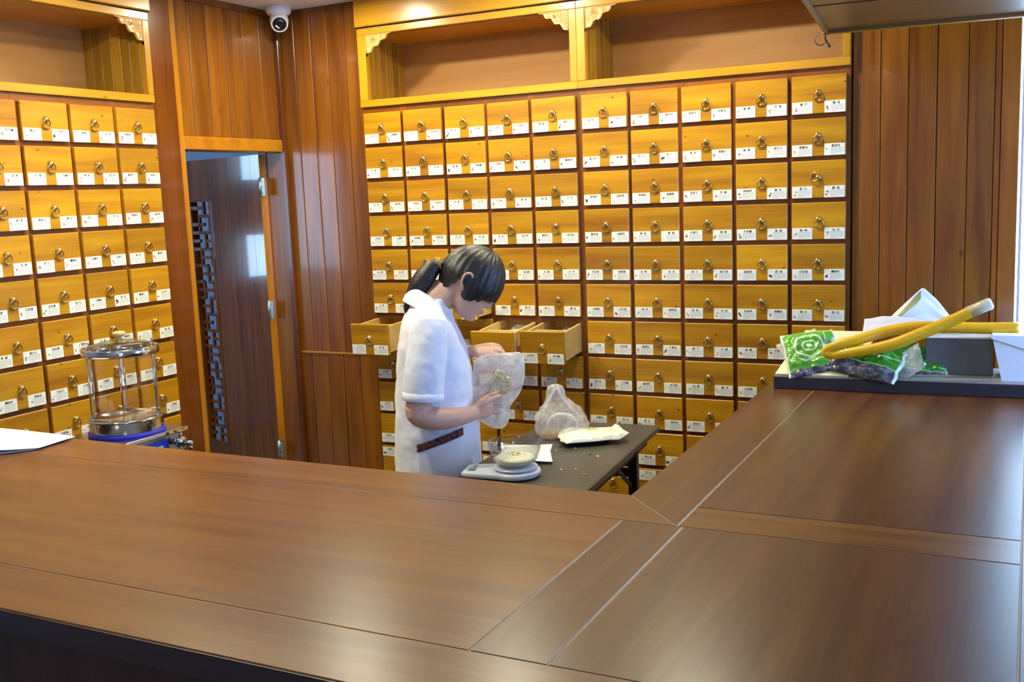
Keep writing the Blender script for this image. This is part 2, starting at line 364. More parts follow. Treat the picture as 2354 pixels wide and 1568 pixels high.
# far side room seen through the doorway, with its window
mb = MB()
mb.box(-3.1, -3.1, 0, -3.0, -2.1, ZC); mb.box(-3.1, -.67, 0, -3.0, 1.1, ZC)
mb.box(-3.1, -2.1, 0, -3.0, -.67, 1.14); mb.box(-3.1, -2.1, 2.35, -3.0, -.67, ZC); mb.box(-3.1, -2.1, 1.52, -3.0, -.67, 1.88)
mb.box(-3.1, 1.1, 0, -.43, 1.2, ZC); mb.box(-3.1, -3.2, 0, -2.9, -3.1, ZC); mb.box(-1.5, -3.2, 0, -.70, -3.1, ZC); mb.box(-2.9, -3.2, 0, -1.5, -3.1, 1.1); mb.box(-2.9, -3.2, 2.3, -1.5, -3.1, ZC); mb.box(-.43, .46, 0, -.40, 1.2, ZC)
struct(mb.build('wall_side_room', M_BLUE), 'blue grey walls of the room behind the door')
def window(name, mk, label):
    mb = MB(); mk(mb); struct(mb.build(name, [M_WINF, M_GLASS]), label)
window('window_1', lambda b: (b.box(3.072, .43, .5, 3.082, .45, 2.6, 0), b.box(3.082, .43, .5, 4.3, .45, .55, 0), b.box(3.082, .43, 2.55, 4.3, .45, 2.6, 0), b.box(4.25, .43, .55, 4.3, .45, 2.55, 0), b.box(3.082, .438, .55, 4.25, .442, 2.55, 1)), 'bright window past the end of the board wall')
def plain_window(name, y0, y1, z0, z1, label):
    window(name, lambda b: (b.box(4.4, y0, z0, 4.45, y0+.05, z1, 0), b.box(4.4, y1-.05, z0, 4.45, y1, z1, 0), b.box(4.4, y0+.05, z0, 4.45, y1-.05, z0+.05, 0), b.box(4.4, y0+.05, z1-.05, 4.45, y1-.05, z1, 0), b.box(4.42, y0+.05, z0+.05, 4.424, y1-.05, z1-.05, 1)), label)
plain_window('added_window_2', -1.45, -.65, 1.0, 2.0, 'unseen window added right of the counter for the blue lamp')  # added out of view to go with the blue side lamp
plain_window('added_window_5', -5.9, -4.8, 1.0, 2.1, 'unseen window added behind the viewer for bluish light')  # added out of view to go with the blue rear lamp
def side_window(b):
    for z0, z1 in ((1.14, 1.52), (1.88, 2.35)):
        b.box(-3.06, -2.1, z0, -3.02, -2.06, z1, 0); b.box(-3.06, -.71, z0, -3.02, -.67, z1, 0)
        b.box(-3.06, -2.06, z0, -3.02, -.71, z0+.03, 0); b.box(-3.06, -2.06, z1-.03, -3.02, -.71, z1, 0); b.box(-3.042, -2.06, z0+.03, -3.038, -.71, z1-.03, 1)
window('window_3', side_window, 'window of the room behind the door, in two tiers')
window('window_4', lambda b: (b.box(-2.9, -3.16, 1.1, -2.86, -3.12, 2.3, 0), b.box(-1.54, -3.16, 1.1, -1.5, -3.12, 2.3, 0), b.box(-2.86, -3.16, 1.1, -1.54, -3.12, 1.14, 0), b.box(-2.86, -3.16, 2.26, -1.54, -3.12, 2.3, 0), b.box(-2.86, -3.142, 1.14, -1.54, -3.138, 2.26, 1)), 'second window of the room behind the door')
mb = MB()
for ya, yb in ((-7.0, -5.9), (-4.8, -1.45), (-.65, .46)): mb.box(4.4, ya, 0, 4.5, yb, ZC)
for ya, yb, za, zb_ in ((-5.9, -4.8, 1.0, 2.1), (-1.45, -.65, 1.0, 2.0)): mb.box(4.4, ya, 0, 4.5, yb, za); mb.box(4.4, ya, zb_, 4.5, yb, ZC)
struct(mb.build('wall_right', M_WALLW), 'white wall with two added windows')
mb = MB(); mb.box(-.7, -7.1, 0, 4.5, -7.0, ZC); struct(mb.build('wall_front', M_WALLW), 'plain white wall behind the viewer')

# door leaf, open into the side room
DH = Vector((-.442, -.022, 0)); de = Vector((-.961, .277, 0)).normalized()
door = empty('door_1', DH, math.atan2(de.y, de.x)); struct(door, 'dark glossy wooden door standing open')
# local x along the leaf, local -y... the camera-side face is local +y
lw, z0, z1, th = .76, .012, 1.976, .04
lx0, lx1, lz0, lz1 = .49, .70, .38, 1.76
mb = MB()
for a, b, c, d, t in ((0, lx0, z0, z1, 0), (lx1, lw, z0, z1, -.1), (lx0, lx1, z0, lz0, .1), (lx0, lx1, lz1, z1, .1)):
    if a == 0:
        e = [0, .085, .19, .3, .40, lx0]
        for i in range(5): mb.box(e[i], -th, z0, e[i+1], 0, z1, 0, R.uniform(-1, 1), .0008)
    else: mb.box(a, -th, c, b, 0, d, 0, t)
mb.box(0, -th, z0, -.002, 0, z1, 1, .4)
mb.build('door_leaf', [M_DOOR, M_TRIM], door)
mb = MB()
fr = .012
for a, b, c, d in ((lx0, lx0+fr, lz0, lz1), (lx1-fr, lx1, lz0, lz1), (lx0, lx1, lz0, lz0+fr), (lx0, lx1, lz1-fr, lz1)): mb.box(a, -th+.004, c, b, .006, d, 0)
nx, nzr = 4, 30; cw = (lx1-lx0)/nx; chh = (lz1-lz0)/nzr
for j in range(1, nzr):
    for i in range(nx):
        if (i+2*j+(j//3)) % 4 != 0: mb.box(lx0+i*cw, -.026, lz0+j*chh-.0095, lx0+(i+1)*cw, -.014, lz0+j*chh+.0095)
for i in range(1, nx):
    for j in range(nzr):
        if (j+i*2) % 4 in (0, 1): mb.box(lx0+i*cw-.0095, -.026, lz0+j*chh, lx0+i*cw+.0095, -.014, lz0+(j+1)*chh)
mb.build('door_lattice', M_DOOR, door)
for zc in (1.81, 1.175, .425):
    mb = MB(); mb.box(-.004, -.03, zc-.045, -.0015, -.004, zc+.045); mb.tube([(-.008, .006, zc-.047), (-.008, .006, zc+.047)], .006, 10)
    mb.box(-.045, .002, zc-.045, -.008, .0045, zc+.045)
    for q in (-.03, 0, .03): mb.ell((-.026, .005, zc+q), (.004, .002, .004), nu=8, nv=6)
    mb.build('door_hinge', M_HINGE, door)

# ------------------------------------------------------------------ medicine cabinets
PX, PZ, DW, DHH, Z1 = .2260, .165, .2092, .1465, 2.1364
UW = 1.1425; CX0 = .0155; DEP = .37
mb = MB(); mb.box(0, -.018, 0, DW, -.0005, DHH, 0, 0, .0022); ME_FRONT = mb.mesh('drawer_front', [M_DRAW])
mb = MB(); mb.box(0, -.018, 0, DW, -.0005, .335, 0, 0, .0022); ME_BIG = mb.mesh('drawer_front_tall', [M_DRAW])
def open_front():
    mb = MB(); mb.box(0, -.018, 0, DW, -.0005, DHH, 0, 0, .0022)
    x0, x1, t, h = .008, DW-.008, .011, .128
    mb.box(x0, 0, .008, x0+t, .34, h+.008, 1, 0, .001); mb.box(x1-t, 0, .008, x1, .34, h+.008, 1, 0, .001)
    mb.box(x0+t, .33, .008, x1-t, .34, h+.008, 1); mb.box(x0+t, 0, .008, x1-t, .34, .014, 1)
    mb.box(x0+t, .105, .014, x1-t, .115, h-.004, 1, 0, .001)
    return mb.mesh('drawer_open', [M_DRAW, M_DRAW_SIDE])
ME_OPEN = open_front()
def ring_mesh(sw):
    mb = MB(); Mx = Matrix.Rotation(pi/2, 3, 'X')
    mb.lathe([(.0001, -.016), (.005, -.0155), (.009, -.013), (.0102, -.010), (.0085, -.007), (.0110, -.005), (.0125, -.002), (.0125, 0)][::-1], (0, 0, 0), 16, 0, Matrix.Rotation(pi/2, 3, 'X') @ Matrix.Scale(-1, 3, Vector((0, 0, 1))))
    n = 22; rr = .0168; tilt = Matrix.Rotation(math.radians(14), 3, 'X'); sw_ = Matrix.Rotation(sw, 3, 'Y')
    pts = []
    for i in range(n+1):
        a = 2*pi*i/n+pi/2; v = Vector((rr*cos(a), 0, rr*sin(a)-rr+.001)); v = sw_ @ (tilt @ v); pts.append(v+Vector((0, -.012, -.003)))
    mb.tube(pts, .0026, 8, cap=False)
    return mb.mesh('ring_pull', [M_BRASS])
ME_RING = [ring_mesh(0), ring_mesh(.12), ring_mesh(-.15), ring_mesh(1.9)]

_glyph = {}
def glyph(ch):
    if ch not in _glyph:
        cu = bpy.data.curves.new('g', 'FONT'); cu.body = ch; cu.size = 1; cu.resolution_u = 2; cu.offset = 0
        o = bpy.data.objects.new('g', cu); COL.objects.link(o); bpy.context.view_layer.update()
        me = bpy.data.meshes.new_from_object(o.evaluated_get(bpy.context.evaluated_depsgraph_get()))
        vs = [(v.co.x, v.co.y) for v in me.vertices]; fs = [tuple(p.vertices) for p in me.polygons]
        bpy.data.objects.remove(o); bpy.data.curves.remove(cu); bpy.data.meshes.remove(me)
        if vs:
            xa = min(v[0] for v in vs); xb = max(v[0] for v in vs); ya = min(v[1] for v in vs); yb = max(v[1] for v in vs)
            cx_, cy_ = (xa+xb)/2, (ya+yb)/2
            vs = [(x-cx_, y-cy_) for x, y in vs]
        _glyph[ch] = (vs, fs)
    return _glyph[ch]
LW, LH = .0785, .0455
def label_mesh(text):
    mb = MB(); mb.box(0, -.0014, 0, LW, 0, LH, 0, 0, .0003)
    y = -.0017
    chars = text.replace(' ', ''); n = len(chars)
    size = .0112 if n <= 3 else .0112*3.3/n
    pitch = {2: .0175, 3: .0115}.get(n, .036/n)
    cx_ = LW*.57
    for i, ch in enumerate(chars):
        vs, fs = glyph(ch); x = cx_+(i-(n-1)/2)*pitch
        for dx in (-.028, .0, .028): mb.add([(x+(vx+dx)*size, y, LH*.80+vy*size) for vx, vy in vs], fs, 1)
    for k in range(5):
        z = LH*.60-k*.0056; x = LW*.30; end = LW*(.93 if k < 4 else .6)
        while x < end:
            w = R.uniform(.006, .016); x2 = min(x+w, end)
            mb.add([(x, y, z), (x2, y, z), (x2, y, z+.0016), (x, y, z+.0016)], [(0, 1, 2, 3)], 2); x = x2+.0012
    pk = R.randrange(6); nb = R.choice([1, 2, 3, 4])
    for _ in range(nb):
        cx2, cz2, r = LW*.15+R.uniform(-.005, .005), LH*.42+R.uniform(-.008, .007), R.uniform(.0025, .0058)
        pts = [(cx2+r*R.uniform(.6, 1.2)*cos(2*pi*i/9), y-.0001*(_+1), cz2+r*R.uniform(.6, 1.25)*sin(2*pi*i/9)) for i in range(9)]
        mb.add(pts, [tuple(range(9))], 3)
    return mb.mesh('label', [M_CARD, M_INK, M_INK2, M_PIC[pk]])

NAMES_B = [  # back wall, unit rows: ten drawers, two herbs each
 '云南苓 桑螵蛸 人参芦头 燕窝青皮 南沙参 北沙参 天花粉 玫瑰花 黄皮 猫爪草 紫花地丁 白花蛇舌草 决明子 淡竹叶 龙胆草 鱼腥草 重楼 半夏 藜芦 猪苓',
 '桔梗 刺五加 木瓜 泽漆 紫苏 鸡血藤 土茯苓 水蛭 三棱 路路通 蒲公英 青蒿 莲子心 杏仁 厚朴 莱菔子 麻黄 牵牛子 密蒙花 紫苏叶',
 '杜仲 肉苁蓉 山萸肉 马齿苋草 木香 川芎 白前 乳香 红花 丹参 茯苓皮 益母草 荜澄茄 葛根粉 苍耳子 升麻 刘寄奴草 桑叶 防己 黄连',
 '人参花 人参叶 玫瑰茄 西红花 白术 竹茹 泽泻 穿山甲 桑寄生 绵马贯众 墨旱莲 仙鹤草 黄连 柴胡 牛蒡子 薄荷 千年健 蔓荆 防风 白芷',
 '太子参 女贞子 玉竹 山药 首乌 天冬 麦冬 皂角刺 木通 石韦 半边莲 绿萼梅 玄参 苍术 泽兰 地丁草 金钱草 前胡 白豆蔻 侧柏叶',
 '大枣 五味子 巴戟天 锁阳 补骨脂 沉香 马鞭草 荷叶 桃仁 郁金 木棉花 白头翁 秦艽 威灵仙 枳实 石膏 车前草 海桐皮 细辛 独活',
 '三七 党参 当归 熟地 白芍 川牛膝 姜黄 延胡索 合欢皮 首乌藤 土贝母 山豆根 胡黄连 千里光 栀子 芦根 荷梗 木槿花 赤芍 丹皮',
 '天麻 钩藤 地龙 全蝎 僵蚕 龙骨 牡蛎 海马肉干 金樱子仁 芡实 桂枝 土牛膝 海浮石 金不换 瓜蒌 紫草 白茅根 侧柏 大蓟 小蓟',
 '枸杞 菟丝子 淫羊藿 仙茅 续断 狗脊 陈皮 青皮 佛手 香附 老鹳草 络石 寄生 骨碎补 海金沙 萹蓄 瞿麦 石韦 地肤子 茵陈',
 '益智仁 肉桂 干姜 附子 吴茱萸 丁香 花椒 胡椒 小茴香 高良姜 麦芽 谷芽 鸡内金 山楂 神曲 使君子 槟榔 南瓜子 鹤虱 榧子',
 '代赭石 磁石 朱砂 琥珀 珍珠母 石决明 酸枣仁 柏子仁 远志 合欢 红花草 延年 苏木 血竭 儿茶 没药 降香 刘寄奴 土鳖虫 虎杖']
NAMES_L = [
 '薏苡仁 草豆蔻 石斛 拉拉草 草豆蔻 白扁豆 苦杏仁 薏苡仁 决明 山楂 青葙子 山慈菇'.split()[:10]+['金荞麦', '山奈'],
]
POOL = '红花 三七 当归 黄芪 党参 天麻 茯苓 白术 甘草 枸杞 川贝 陈皮 半夏 五味子 女贞子 车前子 菟丝子 蛇床子 石菖蒲 酸枣仁 柏子仁 益母草 鸡血藤 金银花 野菊花 罗汉果 胖大海 淡竹叶 牛蒡子 大青叶 板蓝根 夏枯草 蒲公英 紫花地丁 白茅根 侧柏叶 仙鹤草 金樱子 覆盆子 肉苁蓉 补骨脂 巴戟天 淫羊藿 骨碎补 桑寄生 五加皮 伸筋草 海风藤 络石藤 石楠叶 广藿香 草果 砂仁 杏仁 桃仁 麦冬 玄参 知母 泽泻 防风 荆芥 羌活 独活 白芷'.split()
LTOP = {(0, 1): ('石斛', '拉拉藤'), (1, 1): ('薏苡仁', '决明子'), (2, 1): ('广藿香', '草果'), (3, 1): ('骨碎补', '马齿苋')}

KNOT_GROUP = 'medicine cabinets built along the pharmacy walls'
def cabinet(loc, rz, label, rows, names, opened, right_unit):
    root = empty('medicine_cabinet', loc, rz); tag(root, label, 'cabinet', KNOT_GROUP)
    zb, zt = .10, 2.165
    c = MB()
    # face frame
    for k in range(6):
        x = 0 if k == 0 else (UW-.030 if k == 5 else CX0+k*PX-.0084-.018)
        w = .030 if k in (0, 5) else .036
        c.box(x, 0, zb, x+w, .02, zt, 1, R.uniform(-.6, .6))
    for r in range(1, 12):
        z = Z1-(r-1)*PZ+.009; h = .030 if r > 1 else .045
        c.box(.001, .001, z-.016, UW-.001, .019, z-.016+h, 0, R.uniform(-.5, .5))
    c.box(0, 0, 0, UW, .02, zb+.03, 0)
    # carcass panels
    c.box(0, .02, 0, .018, DEP, 2.54, 1); c.box(UW-.018, .02, 0, UW, DEP, 2.54, 1)
    c.box(.018, DEP-.012, 0, UW-.018, DEP, 2.165, 2); c.box(.018, .02, zt, UW-.018, DEP-.02, zt+.02, 0)
    for k in range(1, 5):
        x = CX0+k*PX-.0084; c.box(x-.007, .02, zb, x+.007, DEP-.012, zt, 2)
    for r in range(1, 12):
        z = Z1-(r-1)*PZ-DHH-.012; c.box(.018, .02, z-.004, UW-.018, DEP-.012, z+.004, 2)
    c.build('carcass', [M_FRAME, M_FRAMEV, M_DRAW_SIDE], root)
    # niche frame, lining, fascia
    sl = .046 if not right_unit else .039; sr = .034 if not right_unit else .030
    f = MB()
    f.box(0, -.012, 2.166, UW, .02, 2.199, 0, .3, .002)
    f.box(0, -.012, 2.199, sl, .02, 2.505, 1, .2, .002); f.box(UW-sr, -.012, 2.199, UW, .02, 2.505, 1, -.1, .002)
    f.box(0, -.012, 2.505, UW, .02, 2.538, 0, .1, .002)
    f.build('niche_frame', [M_NICHE, M_NICHEV], root)
    g = MB()
    g.box(.02, DEP-.02, 2.186, UW-.02, DEP-.006, 2.505, 0)
    for x, sg in ((.0185, 1), (UW-.0185, -1)):
        e = [.021+.0555*i for i in range(7)]; e[-1] = DEP-.02
        for i in range(6): g.box(x, e[i]+.0008, 2.186, x+sg*.012, e[i+1]-.0008, 2.52, 1, R.uniform(-1, 1), .0012)
    g.box(.02, .02, 2.50, UW-.02, DEP, 2.515, 2); g.box(.02, .02, 2.186, UW-.02, DEP-.02, 2.197, 2)
    g.build('niche_lining', [M_NBACK, M_NSIDE, M_NICHE], root)
    q = MB(); q.box(0, -.030, 2.541, UW, .02, ZC-.002, 0, 0, .004); q.box(0, -.020, 2.5375, UW, .02, 2.5415, 1)  # thin dark strip paints the shadow line beneath the fascia
    q.build('fascia', [M_NICHE, M_GAP_SHADOW], root)
    # carved corner brackets
    for side in (0, 1):
        b = MB(); x0 = sl if side == 0 else UW-sr; sg = 1 if side == 0 else -1
        L_, H_ = .150, .100
        pts = [(0, 0), (L_, 0)]
        for i in range(1, 25):
            t = i/24; x = L_*(1-t); zz = -H_*t
            wv = .010*abs(sin(t*pi*3.5))+.004*sin(t*pi*7)
            pts.append((max(0, x-wv*.55), min(-.004, zz+wv*.8)) if i < 24 else (.0, -H_))
        P3 = [(x0+sg*x, .004, 2.505+z) for x, z in pts]
        b.prism(P3 if sg < 0 else P3[::-1], (0, -.012, 0))
        rr = random.Random(3+side)
        for k in range(46):
            u_, v_ = rr.random(), rr.random()
            if u_+v_ > .88: continue
            cx_, cz_ = x0+sg*(.012+u_*(L_-.03)), 2.505-.010-v_*(H_-.03)
            rad = rr.uniform(.006, .011); a0 = rr.uniform(0, 6.28); dr = rr.choice((-1, 1))
            b.tube([(cx_+rad*(1-.07*i)*cos(a0+dr*i*.62), -.009, cz_+rad*(1-.07*i)*sin(a0+dr*i*.62)) for i in range(9)], .0022, 6)
        b.tube([(x0+sg*.004, -.009, 2.505-H_+.012), (x0+sg*.004, -.009, 2.501), (x0+sg*(L_-.016), -.009, 2.501)], .003, 6)
        fixn(b.build('corner_bracket', M_CARVE, root))
    # drawers
    for r in range(1, rows+1):
        for col in range(5):
            x = CX0+col*PX; zt_ = Z1-(r-1)*PZ; big = r == 11
            ext, drop, tl = opened.get((r, col+1), (R.uniform(-.0012, .0012), 0, 0))
            me = ME_OPEN if (r, col+1) in opened else (ME_BIG if big else ME_FRONT)
            hh = .335 if big else DHH
            d = link('drawer', me, root, (x+R.uniform(-.0008, .0008), -ext, zt_-hh-drop+R.uniform(-.0008, .0008)), (math.radians(tl), R.uniform(-.003, .003), 0))
            k = 0 if R.random() < .62 else R.choice([1, 2])
            if R.random() < .02 and (r, col+1) not in opened: k = 3
            top = hh
            link('ring_pull', ME_RING[k], d, (.1046+R.uniform(-.002, .002), -.018, top-.0655))
            for q_, lx in ((0, .0030), (1, .1280)):
                zl = top-.1455 if not big else top-.052
                tx = names(r, col, q_)
                link('label', label_mesh(tx), d, (lx+R.uniform(-.0006, .0006), -.0181, zl+R.uniform(-.0005, .0008)), (0, R.uniform(-.008, .008), 0))
    return root
def nb(unit):
    def f(r, col, q):
        return NAMES_B[r-1].split()[(unit*5+col)*2+q]
    return f
def nl(r, col, q):
    return LTOP[(col-1, r)][q] if (col-1, r) in LTOP else R.choice(POOL)
cabinet((.1895, .018, 0), 0, 'drawer cabinet on the back wall behind the person, several drawers pulled open', 11, nb(0),
        {(7, 1): (.205, .010, 3.), (7, 4): (.235, .022, 5.), (7, 5): (.198, .020, 5.), (6, 3): (.145, .004, 1.2)}, False)
cabinet((1.3325, .018, 0), 0, 'drawer cabinet on the back wall beside the bare board wall, all drawers closed', 11, nb(1), {}, True)
cabinet((-.241, -2.0515, 0), pi/2, 'drawer cabinet on the left wall, left of the doorway, behind the glass machine', 11, nl, {}, True)

# ------------------------------------------------------------------ security camera
cc = empty('security_camera', (-.205, -.075, ZC)); tag(cc, 'white dome security camera on the ceiling corner above the doorway', 'camera')
mb = MB(); mb.lathe([(.062, 0), (.062, -.022), (.056, -.034), (.052, -.04)], n=36); mb.build('mount', M_WHITEPL, cc)
Mq = Vector((0, 0, 1)).rotation_difference(Vector((.55, -.66, -.5)).normalized()).to_matrix()
mb = MB(); mb.ell((0, 0, -.066), (.046, .046, .048), nu=28, nv=18); mb.lathe([(.042, .02), (.042, .046), (.039, .050), (.034, .048)], (0, 0, -.066), 30, 0, Mq, cap=False); mb.build('ball_housing', M_WHITEPL, cc)
mb = MB(); mb.lathe([(.0365, .034), (.0365, .0478), (.0001, .0492)], (0, 0, -.066), 28, 0, Mq); fc = mb.build('lens_face', M_BLACKPL, cc)
mb = MB(); mb.box(-.011, -.020, .047, .011, -.013, .0500, 0); mb.v = [tuple(Mq @ Vector(v)+Vector((0, 0, -.066))) for v in mb.v]; mb.build('light_strip', M_WHITEPL, fc)

# ------------------------------------------------------------------ service counter
ctr = empty('service_counter', (0, 0, 0)); tag(ctr, 'long L-shaped brown wooden counter with inlaid border strips', 'counter')
mb = MB(); ZT, ZB = 1.0, .955; g = .0011
def slab(pts, m, t):
    """board with thin chamfered top edge"""
    c = Vector((sum(p[0] for p in pts)/len(pts), sum(p[1] for p in pts)/len(pts)))
    n = len(pts)
    def inset(d):
        out = []
        for i in range(n):
            a, b, e = Vector(pts[i-1]), Vector(pts[i]), Vector(pts[(i+1) % n])
            d1 = (b-a).normalized(); d2 = (e-b).normalized(); n1 = Vector((-d1.y, d1.x)); n2 = Vector((-d2.y, d2.x))
            k = (n1+n2); k = k/(k.dot(n1)); out.append(b+k*d)
        return out
    area_ = sum(pts[i][0]*pts[(i+1) % n][1]-pts[(i+1) % n][0]*pts[i][1] for i in range(n))
    if area_ < 0: pts.reverse()
    A = inset(g); B = inset(g+.0016)
    vs = [(p.x, p.y, ZB) for p in A]+[(p.x, p.y, ZT-.0016) for p in A]+[(p.x, p.y, ZT) for p in B]
    fs = [tuple(range(n))[::-1], tuple(range(2*n, 3*n))]
    for i in range(n):
        j = (i+1) % n; fs += [(i, j, n+j, n+i), (n+i, n+j, 2*n+j, 2*n+i)]
    mb.add(vs, fs, m, t)
XA, XR, YE = -.22, 3.33, -.30
slab([(XA, -1.991), (2.276, -1.991), (2.451, -2.178), (XA, -2.178)], 0, .35)
slab([(XA, -2.178), (2.325, -2.178), (2.325, -2.883), (XA, -2.883)], 0, .1)
slab([(2.325, -2.178), (2.464, -2.178), (2.464, -2.883), (2.325, -2.883)], 1, -.2)
slab([(XA, -2.883), (XR, -2.883), (XR, -3.05), (XA, -3.05)], 0, -.15)
slab([(2.464, -2.178), (3.116, -2.178), (3.116, -2.883), (2.464, -2.883)], 1, -.3)
slab([(2.276, -1.991), (2.451, -2.178), (2.451, YE), (2.276, YE)], 1, .3)
slab([(2.451, -2.036), (3.116, -2.036), (3.116, -2.178), (2.451, -2.178)], 0, -.4)
slab([(2.451, -2.036), (3.116, -2.036), (3.116, YE), (2.451, YE)], 1, -.1)
slab([(3.116, -2.883), (XR, -2.883), (XR, YE), (3.116, YE)], 1, -.3)
mb.prism([(XA+.002, -3.048, ZB+.002), (XR-.002, -3.048, ZB+.002), (XR-.002, YE-.002, ZB+.002), (2.279, YE-.002, ZB+.002), (2.279, -1.993, ZB+.002), (XA+.002, -1.993, ZB+.002)], (0, 0, ZT-ZB-.0032), 2)  # tan layer just below the top, showing as pale lines in the seams
wt = mb.build('worktop', [M_TOPX, M_TOPY, plain('seam_underlay', srgb(164, 132, 98), .5)], ctr); fixn(wt)
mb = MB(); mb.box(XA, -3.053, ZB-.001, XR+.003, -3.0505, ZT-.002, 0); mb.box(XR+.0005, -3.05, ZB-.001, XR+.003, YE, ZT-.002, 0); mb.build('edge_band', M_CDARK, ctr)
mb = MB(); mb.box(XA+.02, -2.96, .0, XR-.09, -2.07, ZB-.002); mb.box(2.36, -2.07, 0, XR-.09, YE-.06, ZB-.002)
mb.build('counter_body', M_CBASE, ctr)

# ------------------------------------------------------------------ canopy over the right counter, with loose wires
ca = empty('hanging_canopy', (2.454, -.445, 2.23), math.radians(5)); tag(ca, 'wooden canopy box hanging from the ceiling over the counter end', 'canopy')
mb = MB(); L1, W1, H1 = .95, 1.1, ZC-2.23-.002
mb.box(.012, -W1+.01, .012, L1, -.012, H1, 0, .1); mb.box(0, -W1, 0, .014, 0, H1, 0, .3, .002); mb.box(.014, -.014, 0, L1, 0, H1, 0, .3, .002)
mb.box(.014, -.55, .010, L1, -.548, .013, 1)
mb.build('canopy_box', [M_CANOPY, M_GAP_SHADOW], ca)
mb = MB(); mb.tube([(-.004, -.004, .003), (.012, -.004, .003), (L1, -.004, .003)], .006, 8); mb.build('edge_bead', M_NICHE, ca)
mw = [plain('wire_black', srgb(26, 20, 24), .5), plain('wire_purple', srgb(74, 44, 70), .5)]
for pts, rd, mi, lb in (([(2.440, -.455, 2.236), (2.424, -.455, 2.214), (2.434, -.455, 2.196), (2.450, -.455, 2.193), (2.458, -.455, 2.2)], .0016, 1, 'purple wire loop hanging under the canopy corner'),
                    ([(2.462, -.455, 2.238), (2.460, -.455, 2.215), (2.466, -.455, 2.200), (2.473, -.455, 2.188)], .0028, 0, 'black plug wire hanging under the canopy corner')):
    mb = MB(); mb.tube(pts, rd, 8, sub=5, round_cap=True)
    if mi == 0: mb.tube([(2.468, -.455, 2.196), (2.476, -.455, 2.184)], .0042, 8)
    tag(mb.build('loose_wire', mw[mi]), lb, 'wire', 'loose wires under the canopy')

# ------------------------------------------------------------------ decoction machine behind the counter
M_BLUEP = plain('blue_panel_plastic', srgb(36, 70, 200), .4)
M_GASK = plain('blue_rubber_gasket', srgb(44, 40, 190), .45)
M_KNOB = plain('beige_lid_knob', srgb(206, 176, 110), .4)
dm = empty('decoction_machine', (.290, -1.690, 0)); tag(dm, 'steel boiling machine topped with a glass cylinder, behind the counter near the left cabinet', 'machine')
mb = MB()
mb.box(-.135, -.135, .08, .125, .135, .932, 0, 0, .004)
for x in (-.11, .10):
    for y in (-.11, .11): mb.lathe([(.02, 0), (.02, .08)], (x, y, 0), 12)
mb.build('body', M_STEEL, dm)
mb = MB(); mb.box(-.150, -.146, .934, .142, .146, .948, 0, 0, .002); mb.build('top_plate', M_CHROME, dm)
mb = MB(); mb.box(.126, -.09, .80, .131, .06, .918, 0, 0, .002); mb.box(.131, .0, .875, .1325, .03, .90, 1); mb.build('blue_panel', [M_BLUEP, M_WHITEPL], dm)
va = MB()
va.tube([(.125, .075, .905), (.165, .075, .905)], .012, 14); va.lathe([(.019, -.008), (.022, -.004), (.022, .012), (.016, .016)], (.172, .075, .905), 16, 0, Matrix.Rotation(pi/2, 3, 'Y'))
va.tube([(.185, .075, .905), (.225, .075, .903)], .010, 14); va.tube([(.215, .075, .905), (.216, .075, .87)], .008, 12)
va.tube([(.172, .075, .92), (.172, .075, .945)], .006, 10); va.box(.160, .052, .945, .184, .098, .951, 0, 0, .002)
va.build('drain_valve', M_CHROME, dm)
mb = MB(); mb.lathe([(.128, .948), (.130, .951), (.130, .957), (.126, .959)], n=48); mb.build('gasket', M_GASK, dm)
pot = MB(); pot.lathe([(.122, .958), (.124, .962), (.124, .996), (.128, .999), (.128, 1.006), (.119, 1.008), (.116, 1.0), (.0001, .985)], n=56, cap=False)
po = pot.build('pot_base', M_CHROME, dm)
gl = MB(); gl.lathe([(.115, 1.004), (.115, 1.232)], n=64, cap=False); gl.build('glass_cylinder', M_GLASS, dm)
mb = MB()
for i in range(22):
    z = 1.03+i*.009; w = .035 if i % 5 == 0 else .018
    for k in range(3):
        a = -.55+w/.115*(k/3)
        a2 = -.55+w/.115*((k+1)/3)
        mb.add([(.1156*cos(a), .1156*sin(a), z), (.1156*cos(a2), .1156*sin(a2), z), (.1156*cos(a2), .1156*sin(a2), z+.0012), (.1156*cos(a), .1156*sin(a), z+.0012)], [(0, 1, 2, 3)])
mb.build('scale_marks', plain('scale_mark_print', srgb(120, 116, 104), .5), dm)
rg = MB(); rg.lathe([(.112, 1.225), (.127, 1.225), (.129, 1.228), (.129, 1.250), (.126, 1.253), (.112, 1.251)], n=56, cap=False); rgo = rg.build('top_ring', M_CHROME, dm)
for i in range(6):
    a = 2*pi*i/6+.25; x, y = .1215*cos(a), .1215*sin(a)
    r_ = MB(); r_.tube([(x, y, 1.002), (x, y, 1.262)], .0026, 8); r_.ell((x, y, 1.262), (.006, .006, .005), nu=10, nv=8); r_.lathe([(.006, 1.006), (.006, 1.014)], (x, y, 0), 6)
    r_.build('tie_rod', M_CHROME, dm)
ld = MB(); ld.lathe([(.110, 1.250), (.110, 1.254), (.098, 1.261), (.06, 1.270), (.02, 1.274), (.0001, 1.275)], n=48, cap=False); ldo = ld.build('glass_lid', thin_glass('lid_glass', (.86, .86, .78, 1), .9), dm)
mb = MB(); mb.lathe([(.008, 1.274), (.009, 1.284), (.021, 1.290), (.024, 1.297), (.019, 1.304), (.0001, 1.307)], n=24); mb.build('lid_knob', M_KNOB, ldo)

